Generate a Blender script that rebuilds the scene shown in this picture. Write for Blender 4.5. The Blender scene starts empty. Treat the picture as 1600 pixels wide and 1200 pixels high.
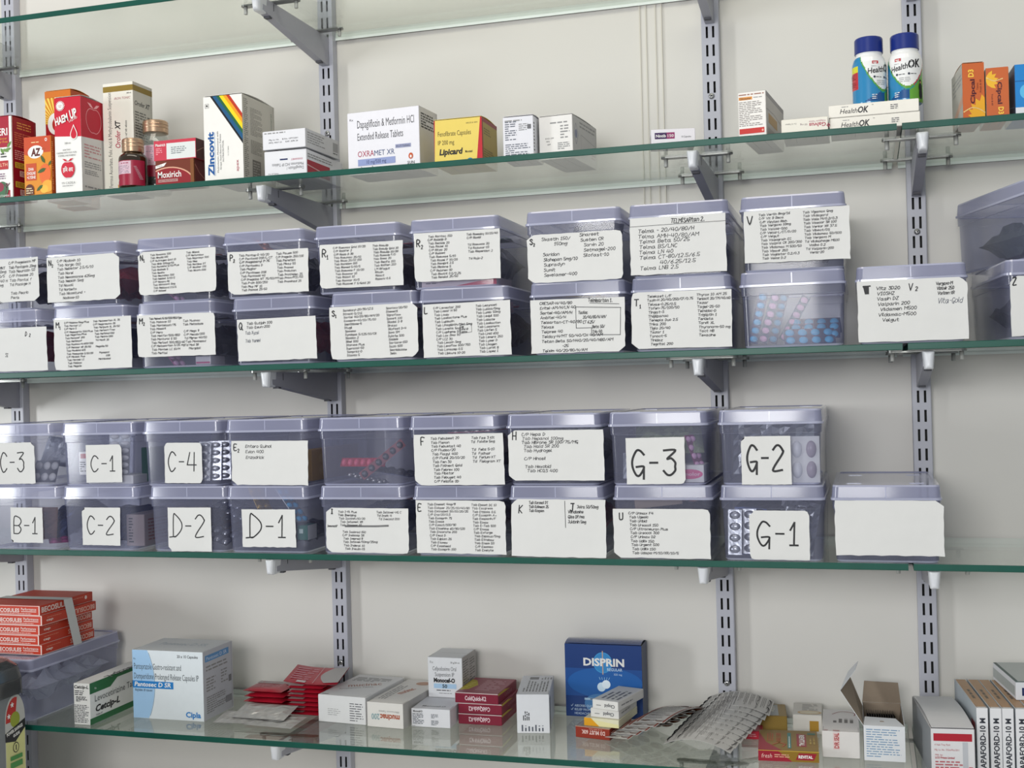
import bpy, bmesh, math, random
from mathutils import Vector, Matrix, Euler
PI = math.pi
rnd = random.Random(7)
scene = bpy.context.scene
COL = scene.collection

# ------------------------------------------------------------------ camera
cam_d = bpy.data.cameras.new('camera')
cam = bpy.data.objects.new('camera', cam_d)
COL.objects.link(cam)
yaw, pitch, roll = 0.2877, 0.0026, -0.0258
fwd = Vector((-math.sin(yaw) * math.cos(pitch), math.cos(yaw) * math.cos(pitch), math.sin(pitch)))
rgt0 = Vector((math.cos(yaw), math.sin(yaw), 0))
up0 = rgt0.cross(fwd)
rgt = rgt0 * math.cos(roll) + up0 * math.sin(roll)
upv = up0 * math.cos(roll) - rgt0 * math.sin(roll)
rot = Matrix((rgt, upv, -fwd)).transposed()
cam.matrix_world = Matrix.Translation((0.804, -1.7468, -0.0147)) @ rot.to_4x4()
cam_d.sensor_fit = 'HORIZONTAL'
cam_d.sensor_width = 36.0
cam_d.lens = 36.0 * 1875.3 / 1600.0
cam_d.clip_start = 0.05
scene.camera = cam

# ------------------------------------------------------------------ world, lights, exposure
w = bpy.data.worlds.new('room_ambient')
scene.world = w
w.use_nodes = True
wbg = w.node_tree.nodes['Background']
wbg.inputs[0].default_value = (0.88, 0.95, 1.0, 1)
wbg.inputs[1].default_value = 0.36

def area(name, loc, target, sx, sy, power, color):
    d = bpy.data.lights.new(name, 'AREA')
    d.shape = 'RECTANGLE'; d.size = sx; d.size_y = sy
    d.energy = power; d.color = color
    o = bpy.data.objects.new(name, d); COL.objects.link(o)
    o.location = loc
    o.rotation_euler = (Vector(target) - Vector(loc)).to_track_quat('-Z', 'Y').to_euler()
    return o
area('doorway_daylight', (0.42, -2.9, 0.34), (0.30, 0, 0.0), 1.0, 0.70, 33, (1.0, 0.995, 0.99))
area('window_daylight', (-2.7, -2.5, 0.12), (0.2, 0, 0.0), 0.45, 1.2, 46, (0.95, 0.98, 1.0))
area('ceiling_lamp', (0.3, -1.1, 1.75), (0.2, 0.0, 0.5), 2.2, 0.5, 17, (1.0, 0.925, 0.79))

vs = scene.view_settings
vs.view_transform = 'Standard'; vs.look = 'None'; vs.gamma = 1.0
vs.use_curve_mapping = False
vs.exposure = 0.0
cy = scene.cycles
cy.max_bounces = 10; cy.transparent_max_bounces = 40
cy.diffuse_bounces = 3; cy.glossy_bounces = 4
cy.use_denoising = True
try: cy.denoiser = 'OPENIMAGEDENOISE'
except Exception: pass
cy.caustics_reflective = False; cy.caustics_refractive = False
cy.sample_clamp_indirect = 4.0

# ------------------------------------------------------------------ materials
def lin(h):
    if not isinstance(h, str): return tuple(h)
    h = h.lstrip('#')
    o = []
    for i in (0, 2, 4):
        c = int(h[i:i + 2], 16) / 255
        o.append(c / 12.92 if c <= 0.04045 else ((c + 0.055) / 1.055) ** 2.4)
    return tuple(o)
MATS = {}
def mat(key, color='#ffffff', rough=0.45, metal=0.0, noise=0.0, scale=40.0, bump=0.0, spec=0.4, coat=0.0):
    if key in MATS: return MATS[key]
    m = bpy.data.materials.new(key); m.use_nodes = True
    nt = m.node_tree; b = nt.nodes['Principled BSDF']
    c = lin(color)
    b.inputs['Base Color'].default_value = (*c, 1)
    b.inputs['Roughness'].default_value = rough
    b.inputs['Metallic'].default_value = metal
    b.inputs['Specular IOR Level'].default_value = spec
    if coat: b.inputs['Coat Weight'].default_value = coat
    if noise or bump:
        tc = nt.nodes.new('ShaderNodeTexCoord'); nz = nt.nodes.new('ShaderNodeTexNoise')
        nz.inputs['Scale'].default_value = scale; nz.inputs['Detail'].default_value = 4
        nt.links.new(tc.outputs['Object'], nz.inputs['Vector'])
        if noise:
            mx = nt.nodes.new('ShaderNodeMix'); mx.data_type = 'RGBA'
            mx.inputs[6].default_value = (*[max(0, x * (1 - noise)) for x in c], 1)
            mx.inputs[7].default_value = (*[min(1, x * (1 + noise)) for x in c], 1)
            nt.links.new(nz.outputs['Fac'], mx.inputs[0]); nt.links.new(mx.outputs[2], b.inputs['Base Color'])
        if bump:
            bp = nt.nodes.new('ShaderNodeBump'); bp.inputs['Strength'].default_value = bump
            bp.inputs['Distance'].default_value = 0.001
            nt.links.new(nz.outputs['Fac'], bp.inputs['Height']); nt.links.new(bp.outputs['Normal'], b.inputs['Normal'])
    MATS[key] = m
    return m
def C(hexcol, rough=0.42):            # printed card stock of one colour
    return mat('print_' + hexcol.lstrip('#') + ('' if rough == 0.42 else '_%d' % (rough * 100)), hexcol, rough, noise=0.035, scale=90, spec=0.35)

def thin_clear(key, tint, f0=0.04, rough=0.0, body=0.0, body_col='#ffffff', body_rough=0.3, gain=1.0, transl=0.0):
    """clear sheet: tinted see-through + mirror-like sheen rising at grazing angles (+ milky body)"""
    m = bpy.data.materials.new(key); m.use_nodes = True
    nt = m.node_tree; N = nt.nodes; L = nt.links
    N.remove(N['Principled BSDF'])
    tr = N.new('ShaderNodeBsdfTransparent'); tr.inputs[0].default_value = (*tint, 1)
    base = tr.outputs[0]
    if body:
        df = N.new('ShaderNodeBsdfDiffuse'); df.inputs[0].default_value = (*lin(body_col), 1)
        src = df.outputs[0]
        if transl:
            tl = N.new('ShaderNodeBsdfTranslucent'); tl.inputs[0].default_value = (*lin(body_col), 1)
            mt = N.new('ShaderNodeMixShader'); mt.inputs[0].default_value = transl
            L.new(src, mt.inputs[1]); L.new(tl.outputs[0], mt.inputs[2]); src = mt.outputs[0]
        mb = N.new('ShaderNodeMixShader'); mb.inputs[0].default_value = body
        L.new(base, mb.inputs[1]); L.new(src, mb.inputs[2]); base = mb.outputs[0]
    lw = N.new('ShaderNodeLayerWeight'); lw.inputs[0].default_value = 0.5
    pw = N.new('ShaderNodeMath'); pw.operation = 'POWER'; pw.inputs[1].default_value = 5
    L.new(lw.outputs['Facing'], pw.inputs[0])
    ma = N.new('ShaderNodeMath'); ma.operation = 'MULTIPLY_ADD'
    ma.inputs[1].default_value = (1 - f0) * gain; ma.inputs[2].default_value = f0
    L.new(pw.outputs[0], ma.inputs[0])
    gl = N.new('ShaderNodeBsdfGlossy'); gl.inputs['Roughness'].default_value = rough
    gl.inputs[0].default_value = (1, 1, 1, 1)
    mx = N.new('ShaderNodeMixShader')
    L.new(ma.outputs[0], mx.inputs[0]); L.new(base, mx.inputs[1]); L.new(gl.outputs[0], mx.inputs[2])
    L.new(mx.outputs[0], N['Material Output'].inputs['Surface'])
    MATS[key] = m
    return m

M_WALL = mat('wall_laminate', '#d8d5cf', 0.38, noise=0.025, scale=3.0, bump=0.02, spec=0.4)
M_JOINT = mat('joint_strip', '#cfcbc0', 0.35)
M_FLOOR = mat('floor_tile', '#d6d3cd', 0.4, noise=0.05, scale=6)
M_RAIL = mat('powder_coat_grey', '#b4b5bf', 0.38, noise=0.02, scale=200, spec=0.5)
M_ARM = mat('powder_coat_bracket', '#a3a3ad', 0.42, noise=0.02, scale=200, spec=0.5)
M_CAP = mat('bracket_cap_plastic', '#d8dade', 0.25, noise=0.02, scale=100)
M_STEEL = mat('steel_plate', '#8a8b88', 0.3, metal=0.9, noise=0.08, scale=80)
M_PEG = mat('peg_plastic', '#a9aaa6', 0.35, noise=0.03, scale=80)
M_SCREW = mat('screw_zinc', '#a8a8a8', 0.3, metal=0.8, noise=0.05, scale=300)
M_TAB = mat('folded_tab', '#4a4a50', 0.55, noise=0.05)
M_BLACK = mat('recess_shade_stand_in', '#242424', 0.6)
M_GLASS = thin_clear('shelf_glass', (0.935, 0.96, 0.935), f0=0.05, rough=0.0, body=0.06, body_col='#a9b3a2')
M_GEDGE = mat('glass_edge_green', '#0c4c40', 0.38, noise=0.25, scale=25, spec=0.35)
M_GBACK = mat('glass_edge_painted_light', '#eef6f1', 0.35, noise=0.04, scale=40)  # back edge made near-white, imitating light refracted through the glass
M_BODY = thin_clear('box_plastic', (0.83, 0.84, 0.90), f0=0.03, rough=0.14, body=0.24, body_col='#a9acc8', transl=0.35)
M_LID = thin_clear('lid_plastic', (0.80, 0.80, 0.875), f0=0.045, rough=0.17, body=0.50, body_col='#c0c3e2', transl=0.3)
M_RIM = thin_clear('rim_plastic', (0.85, 0.85, 0.92), f0=0.06, rough=0.12, body=0.72, body_col='#d2d5ee', transl=0.3)
M_PAPER = mat('label_paper', '#d3d3d1', 0.7, noise=0.03, scale=60, bump=0.15, spec=0.2)
M_INK = mat('pen_ink', '#2b2b2e', 0.6)
M_INKB = mat('pen_ink_blue', '#3a4152', 0.6)
M_MARK = mat('marker_ink', '#17171a', 0.5)
M_FOIL = mat('foil_silver', '#c4c6c8', 0.28, metal=0.85, noise=0.12, scale=120, bump=0.5)
M_FOILD = mat('foil_dark', '#55565a', 0.35, metal=0.7, noise=0.2, scale=120, bump=0.5)
M_KRAFT = mat('kraft_inside', '#9a8a78', 0.8, noise=0.05, scale=200)
M_AMBER = mat('amber_bottle', '#2a1c0c', 0.08, spec=0.6, coat=0.5, noise=0.1, scale=30)
M_SYRUP = mat('dark_syrup', '#160a0c', 0.1, spec=0.6, coat=0.5)
M_CLEARB = thin_clear('bottle_glass', (0.88, 0.90, 0.88), f0=0.06, rough=0.02, body=0.14, body_col='#b5bab4')
M_GOLD = mat('cap_gold', '#c9a98c', 0.28, metal=0.85, noise=0.05, scale=60)
M_FILM = thin_clear('plastic_film', (0.45, 0.46, 0.47), f0=0.08, rough=0.12, body=0.4, body_col='#4a4d4e')
M_APPL = mat('appliance_grey', '#7e8284', 0.35, noise=0.03, scale=30)

# ------------------------------------------------------------------ mesh builder
class MB:
    def __init__(s): s.v = []; s.f = []; s.mi = []; s.sm = []; s.mats = []; s.ctr = 0
    def m(s, material):
        if material not in s.mats: s.mats.append(material)
        return s.mats.index(material)
    def add(s, verts, faces, material, smooth=False):
        b = len(s.v); s.v.extend(tuple(p) for p in verts); i = s.m(material)
        for f in faces: s.f.append(tuple(b + k for k in f)); s.mi.append(i); s.sm.append(smooth)
    def box(s, x0, x1, y0, y1, z0, z1, material, c=0.0):
        """box whose upright edges (and top/bottom rims) carry a small chamfer c"""
        ring = lambda z, e: [(x0 + c + e, y0 + e, z), (x1 - c - e, y0 + e, z), (x1 - e, y0 + c + e, z), (x1 - e, y1 - c - e, z),
                             (x1 - c - e, y1 - e, z), (x0 + c + e, y1 - e, z), (x0 + e, y1 - c - e, z), (x0 + e, y0 + c + e, z)]
        if c <= 0:
            s.add([(x0, y0, z0), (x1, y0, z0), (x1, y1, z0), (x0, y1, z0), (x0, y0, z1), (x1, y0, z1), (x1, y1, z1), (x0, y1, z1)],
                  [(3, 2, 1, 0), (4, 5, 6, 7), (0, 1, 5, 4), (1, 2, 6, 5), (2, 3, 7, 6), (3, 0, 4, 7)], material); return
        vs_ = ring(z0, c) + ring(z0 + c, 0) + ring(z1 - c, 0) + ring(z1, c)
        fs = [tuple(reversed(range(8))), tuple(range(24, 32))]
        for r in range(3):
            for k in range(8): fs.append((r * 8 + k, r * 8 + (k + 1) % 8, r * 8 + 8 + (k + 1) % 8, r * 8 + 8 + k))
        s.add(vs_, fs, material)
    def lathe(s, prof, cx, cy, n, material, smooth=True, capb=True, capt=True):
        vs_ = []
        for r, z in prof:
            for k in range(n):
                a = 2 * PI * k / n; vs_.append((cx + r * math.sin(a), cy - r * math.cos(a), z))
        fs = []
        for j in range(len(prof) - 1):
            for k in range(n): fs.append((j * n + k, j * n + (k + 1) % n, (j + 1) * n + (k + 1) % n, (j + 1) * n + k))
        s.add(vs_, fs, material, smooth)
        b = len(s.v) - len(vs_)
        i = s.m(material)
        if capb: s.f.append(tuple(b + k for k in reversed(range(n)))); s.mi.append(i); s.sm.append(False)
        if capt: s.f.append(tuple(b + (len(prof) - 1) * n + k for k in range(n))); s.mi.append(i); s.sm.append(False)
    def cyl(s, p0, p1, r, material, n=10):
        p0 = Vector(p0); p1 = Vector(p1); d = (p1 - p0).normalized()
        a = d.orthogonal().normalized(); b = d.cross(a)
        vs_ = [p0 + (a * math.cos(2 * PI * k / n) + b * math.sin(2 * PI * k / n)) * r for k in range(n)] + \
              [p1 + (a * math.cos(2 * PI * k / n) + b * math.sin(2 * PI * k / n)) * r for k in range(n)]
        fs = [tuple(reversed(range(n))), tuple(range(n, 2 * n))] + [(k, (k + 1) % n, n + (k + 1) % n, n + k) for k in range(n)]
        s.add(vs_, fs, material)
    def prism(s, pts, z0, z1, material):
        n = len(pts)
        s.add([(x, y, z0) for x, y in pts] + [(x, y, z1) for x, y in pts],
              [tuple(reversed(range(n))), tuple(range(n, 2 * n))] + [(k, (k + 1) % n, n + (k + 1) % n, n + k) for k in range(n)], material)
    def mesh(s, name):
        me = bpy.data.meshes.new(name); me.from_pydata(s.v, [], s.f)
        for x in s.mats: me.materials.append(x)
        me.polygons.foreach_set('material_index', s.mi); me.polygons.foreach_set('use_smooth', s.sm)
        me.update(); return me
    def build(s, name, parent=None, loc=None, rz=None):
        o = bpy.data.objects.new(name, s.mesh(name)); COL.objects.link(o)
        if parent: o.parent = parent
        if loc is not None: o.location = loc
        if rz is not None: o.rotation_euler = (0, 0, rz)
        return o

def tag(o, label, cat, group=None):
    o['label'] = label; o['category'] = cat
    if group: o['group'] = group
    return o
def struct(o):
    o['kind'] = 'structure'; return o
def thing(name, label, cat, loc=(0, 0, 0), rz=0.0, group=None):
    o = bpy.data.objects.new(name, None); COL.objects.link(o)
    o.empty_display_size = 0.02
    o.location = loc; o.rotation_euler = (0, 0, rz)
    return tag(o, label, cat, group)

# ------------------------------------------------------------------ printed type (built-in font) and pen strokes
TCACHE = {}
def type_mesh(txt, bold=0.0, shear=0.0):
    k = (txt, bold, shear)
    if k in TCACHE: return TCACHE[k]
    cu = bpy.data.curves.new('t', 'FONT'); cu.body = txt; cu.size = 1.0
    cu.offset = bold; cu.shear = shear; cu.resolution_u = 2; cu.fill_mode = 'FRONT'
    ob = bpy.data.objects.new('t', cu); COL.objects.link(ob)
    dg = bpy.context.evaluated_depsgraph_get()
    me = bpy.data.meshes.new_from_object(ob.evaluated_get(dg))
    vs_ = [(v.co.x, v.co.y) for v in me.vertices]; fs = [tuple(p.vertices) for p in me.polygons]
    bpy.data.objects.remove(ob); bpy.data.curves.remove(cu); bpy.data.meshes.remove(me)
    x0 = min([v[0] for v in vs_] or [0]); x1 = max([v[0] for v in vs_] or [1])
    TCACHE[k] = (vs_, fs, x0, x1)
    return TCACHE[k]
CAPH = 0.70

class Face:
    """a flat printable panel: o = lower-left corner, u right, v up, n outward"""
    def __init__(s, mb, o, u, v, n, fn=None, size=None):
        s.size = size; s.mb = mb; s.o = Vector(o); s.u = Vector(u); s.v = Vector(v); s.n = Vector(n); s.k = 0; s.fn = fn
    def P(s, a, b, k):
        if s.fn: return s.fn(a, b, 0.00008 + k * 0.00004)
        return s.o + s.u * a + s.v * b + s.n * (0.00008 + k * 0.00004)
    def poly(s, pts, m):
        s.k += 1
        if s.size:                            # trim the print at the panel's edges
            for ax, lim, sg in ((0, 0.0, 1), (0, s.size[0], -1), (1, 0.0, 1), (1, s.size[1], -1)):
                out = []
                for i in range(len(pts)):
                    p, q = pts[i - 1], pts[i]; dp, dq = (p[ax] - lim) * sg, (q[ax] - lim) * sg
                    if (dp >= 0) != (dq >= 0):
                        t = dp / (dp - dq); out.append((p[0] + (q[0] - p[0]) * t, p[1] + (q[1] - p[1]) * t))
                    if dq >= 0: out.append(q)
                pts = out
                if len(pts) < 3: return
        s.mb.add([s.P(a, b, s.k) for a, b in pts], [tuple(range(len(pts)))], m)
    def rect(s, a0, b0, a1, b1, m): s.poly([(a0, b0), (a1, b0), (a1, b1), (a0, b1)], m)
    def ell(s, a, b, ra, rb, m, n=24, rot=0.0):
        c, d = math.cos(rot), math.sin(rot)
        s.poly([(a + ra * math.cos(2 * PI * i / n) * c - rb * math.sin(2 * PI * i / n) * d,
                 b + ra * math.cos(2 * PI * i / n) * d + rb * math.sin(2 * PI * i / n) * c) for i in range(n)], m)
    def text(s, t, a, b, h, m, w=None, bold=0.0, shear=0.0, rot=0.0, align='L'):
        """cap height h, fitted to width w; (a,b) = start of the baseline; rot in degrees"""
        vs_, fs, x0, x1 = type_mesh(t, bold, shear)
        if not vs_: return
        sy = h / CAPH; sx = sy if w is None else w / (x1 - x0)
        W = (x1 - x0) * sx
        off = {'L': 0, 'C': -W / 2, 'R': -W}[align]
        c, d = math.cos(math.radians(rot)), math.sin(math.radians(rot))
        s.k += 1
        out = []
        for x, y in vs_:
            X = (x - x0) * sx + off; Y = y * sy
            out.append(s.P(a + X * c - Y * d, b + X * d + Y * c, s.k))
        s.mb.add(out, fs, m)
    def micro(s, a0, b0, a1, b1, rows, m, fill=0.85, seed=1, h=0.45, vert=False):
        """small print too fine to read: rows of word-length bars"""
        r = random.Random(seed); s.k += 1
        A0, B0, A1, B1 = (a0, b0, a1, b1) if not vert else (b0, a0, b1, a1)
        ph = (B1 - B0) / rows
        for i in range(rows):
            y = B1 - (i + 0.5) * ph; x = A0; end = A0 + (A1 - A0) * (fill + (1 - fill) * r.random() if i % 4 != 3 else 0.3 + 0.5 * r.random())
            while x < end:
                wd = ph * r.uniform(0.8, 3.2); e = min(x + wd, end)
                q = [(x, y - ph * h / 2), (e, y - ph * h / 2), (e, y + ph * h / 2), (x, y + ph * h / 2)]
                if vert: q = [(bb, aa) for aa, bb in q][::-1]
                s.mb.add([s.P(aa, bb, s.k) for aa, bb in q], [(0, 1, 2, 3)], m)
                x = e + ph * 0.45
    def stroke(s, pts, wd, m):
        s.k += 0
        for i in range(len(pts) - 1):
            a = Vector((*pts[i], 0)); b = Vector((*pts[i + 1], 0)); d = b - a
            if d.length < 1e-7: continue
            d.normalize(); q = Vector((-d.y, d.x, 0)) * wd / 2; e = d * wd * 0.35
            L = [a - e - q, b + e - q, b + e + q, a - e + q]
            s.mb.add([s.P(p.x, p.y, s.k + 1) for p in L], [(0, 1, 2, 3)], m)

GL = {}
for row in '''A 02 28 42;14 34|B 02 08 28 37 36 25 05;25 34 33 22 02|C 37 28 18 06 04 12 22 33|D 02 08 18 36 34 12 02|E 38 08 02 32;05 25|F 38 08 02;05 25|G 37 28 18 06 04 12 22 34 14;34 31
H 02 08;32 38;05 35|I 08 28;18 12;02 22|J 08 38;28 23 12 03|K 02 08;38 05 32|L 08 02 32|M 02 08 25 48 42|N 02 08 32 38|O 18 06 04 12 22 34 36 28 18|P 02 08 28 37 36 25 05|Q 18 06 04 12 22 34 36 28 18;24 41
R 02 08 28 37 36 25 05;15 32|S 37 28 18 07 16 25 34 33 22 12 03|T 08 48;28 22|U 08 03 12 22 33 38|V 08 22 48|W 08 12 25 32 48|X 02 38;08 32|Y 08 25 48;25 22|Z 08 38 02 32
a 36 16 05 03 12 22 35;36 33 42|b 08 02;05 16 26 35 33 22 12 03|c 35 26 16 05 03 12 22 33|d 38 32;35 26 16 05 03 12 22 33|e 04 34 35 26 16 05 03 12 22 33|f 38 28 17 12;06 26|g 36 16 05 04 13 23 35;36 31 20 10 01|h 08 02;05 16 26 35 32
i 06 02;08 07|j 16 11 00;18 17|k 08 02;36 04 32|l 08 03 12|m 02 06;05 16 25 22;25 36 45 42|n 02 06;05 16 26 35 32|o 16 05 03 12 22 33 35 26 16|p 06 00;05 16 26 35 33 22 12 03|q 36 30;35 26 16 05 03 12 22 33|r 02 06;05 16 26
s 35 26 16 05 14 24 33 22 12 03|t 18 13 22 32;06 36|u 06 03 12 22 33;36 32|v 06 12 26|w 06 12 25 32 46|x 06 32;02 36|y 06 13 23;36 20 10|z 06 36 02 32
0 18 06 04 12 22 34 36 28 18|1 06 18 12;02 22|2 07 18 28 37 36 02 32|3 08 38 16 26 35 34 33 22 12 03|4 18 04 44;38 32|5 38 08 05 25 34 33 22 12 03|6 38 16 04 03 12 22 33 34 25 04|7 08 38 12|8 15 06 07 18 28 37 36 25 15 04 03 12 22 33 34 25|9 35 15 06 07 18 28 37 33 12
- 05 25|/ 02 38|. 12 13|+ 15 35;24 26|& 32 07 18 27 03 12 35'''.replace('\n', '|').split('|'):
    ch, body = row.strip().split(' ', 1)
    GL[ch] = [[(int(q[0]), int(q[1]) - 2) for q in st.split()] for st in body.split(';')]

def smooth_pts(p, n=5):
    if len(p) < 3: return p
    out = []
    for i in range(len(p) - 1):
        a = p[max(0, i - 1)]; b = p[i]; c = p[i + 1]; d = p[min(len(p) - 1, i + 2)]
        for k in range(n):
            t = k / n
            out.append(tuple(0.5 * (2 * b[j] + (c[j] - a[j]) * t + (2 * a[j] - 5 * b[j] + 4 * c[j] - d[j]) * t * t + (3 * b[j] - a[j] - 3 * c[j] + d[j]) * t ** 3) for j in (0, 1)))
    out.append(p[-1]); return out

def handwrite(F, t, a, b, h, m, wd, r, slant=0.12, sp=1.1, jit=0.22, smooth=0, xs=0.85, drift=0.0):
    k = h / 6.0; x = a; y0 = b
    for ch in t:
        if ch == ' ': x += 2.6 * k * xs; continue
        g = GL.get(ch)
        if not g: continue
        wch = max(q[0] for st in g for q in st)
        dy = r.uniform(-0.3, 0.3) * jit / 0.22
        for st in g:
            p = [(x + (q[0] + q[1] * slant + r.uniform(-jit, jit)) * k * xs, y0 + (q[1] + dy + r.uniform(-jit, jit)) * k) for q in st]
            if smooth: p = smooth_pts(p, smooth)
            F.stroke(p, wd, m)
        x += (wch + sp) * k * xs; y0 += drift * (wch + sp) * k * xs
    return x

# ------------------------------------------------------------------ the setting
b = MB(); b.box(-1.8, 2.2, 0.0, 0.02, -1.35, 1.9, M_WALL)
struct(b.build('wall_back'))
b = MB(); b.box(-1.8, 2.2, -4.2, 0.02, -1.37, -1.35, M_FLOOR)
struct(b.build('floor'))
b = MB()                                    # joint profile between two wall panels: two fine ribs on a flat strip
b.box(0.4965, 0.5300, -0.0012, 0.0, 0.03, 1.9, M_WALL)
for x in (0.4965, 0.5055, 0.5195, 0.5285): b.box(x, x + 0.0016, -0.0030, -0.0012, 0.03, 1.9, M_JOINT)
struct(b.build('trim_1'))

# ------------------------------------------------------------------ slotted uprights, brackets, glass shelves
ZS = [0.5518, 0.2858, 0.0254, -0.2358, -0.4944]          # shelf tops
XU = [-0.5926, 0.0, 0.601, 0.8747]                         # upright centres
TG, DF = 0.008, 0.2539
SHELF = ['top shelf', 'carton shelf', 'upper row of boxes', 'lower row of boxes', 'bottom shelf']
P_SLOT = 0.0264
def upright(xc, z0, z1):
    mb = MB(); hw, dep, t = 0.0125, 0.016, 0.0016
    y = -dep - 0.0008
    xs = [-hw + 0.0012, -0.0061, -0.0029, 0.0029, 0.0061, hw - 0.0012]
    ph = 0.0108
    k0 = math.ceil((z0 - ph) / P_SLOT); zc = [ph + k * P_SLOT for k in range(k0, int((z1 - ph) / P_SLOT) + 1)]
    edges = [z0]
    for z in zc: edges += [max(z0, z - 0.0082), min(z1, z + 0.0082)]
    edges.append(z1)
    for i in range(len(edges) - 1):
        slot = i % 2 == 1
        for j in range(5):
            if slot and j in (1, 3):
                # slot reveal: four inner faces, leaving the opening free
                a0, a1, c0, c1 = xc + xs[j], xc + xs[j + 1], edges[i], edges[i + 1]
                mb.add([(a0, y, c0), (a0, y + t, c0), (a0, y + t, c1), (a0, y, c1)], [(0, 1, 2, 3)], M_RAIL)
                mb.add([(a1, y, c0), (a1, y + t, c0), (a1, y + t, c1), (a1, y, c1)], [(3, 2, 1, 0)], M_RAIL)
                continue
            mb.add([(xc + xs[j], y, edges[i]), (xc + xs[j + 1], y, edges[i]), (xc + xs[j + 1], y, edges[i + 1]), (xc + xs[j], y, edges[i + 1])], [(0, 1, 2, 3)], M_RAIL)
    for s in (-1, 1):                        # rolled edge and flange back to the wall
        xo = xc + s * hw; xi = xc + s * (hw - 0.0012)
        q = [(xi, y), (xo - s * 0.0003, y + 0.0004), (xo, y + 0.0012), (xo, -0.0008), (xo - s * t, -0.0008), (xo - s * t, y + 0.003), (xi - s * 0.001, y + t)]
        n = len(q)
        mb.add([(a, c, z0) for a, c in q] + [(a, c, z1) for a, c in q],
               [((k, (k + 1) % n, n + (k + 1) % n, n + k) if s > 0 else (n + k, n + (k + 1) % n, (k + 1) % n, k)) for k in range(n)], M_RAIL)
    mb.box(xc - hw + 0.002, xc + hw - 0.002, -0.0022, -0.0009, z0, z1, M_BLACK)  # black sheet inside the channel, standing in for shade behind the slots
    return mb
UL = ['leftmost slotted grey wall upright at the frame edge', 'slotted grey wall upright, second from the left, behind the R and Q boxes',
      'slotted grey wall upright beside the fine double joint line of the wall', 'rightmost slotted grey wall upright, behind the two blue-capped bottles']
SCREWS = {0: [0.1], 1: [0.3915, -0.4399], 2: [0.3942, -0.4457], 3: [0.1831]}
for i, xc in enumerate(XU):
    t = thing('slotted_upright', UL[i], 'shelf upright', (xc, 0, -0.95), 0, 'slotted wall uprights')
    r = upright(0, -0.95, 0.95).build('rail', t); r.location = (0, 0, 0.95)
    for z in SCREWS[i]:
        mb = MB(); y = -0.0169
        mb.lathe([(0.0042, 0), (0.0042, 0.0008), (0.0030, 0.0018), (0.0012, 0.0021)], 0, 0, 16, M_SCREW)
        for a in (0, PI / 2):
            c, s_ = math.cos(a + .5), math.sin(a + .5)
            mb.add([(c * 0.0022 - s_ * 0.0005, s_ * 0.0022 + c * 0.0005, 0.0022), (-c * 0.0022 - s_ * 0.0005, -s_ * 0.0022 + c * 0.0005, 0.0022),
                    (-c * 0.0022 + s_ * 0.0005, -s_ * 0.0022 - c * 0.0005, 0.0022), (c * 0.0022 + s_ * 0.0005, s_ * 0.0022 - c * 0.0005, 0.0022)], [(0, 1, 2, 3)], M_BLACK)
        o = mb.build('screw', t, (0, y, z + 0.95)); o.rotation_euler = (PI / 2, 0, 0)

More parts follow.
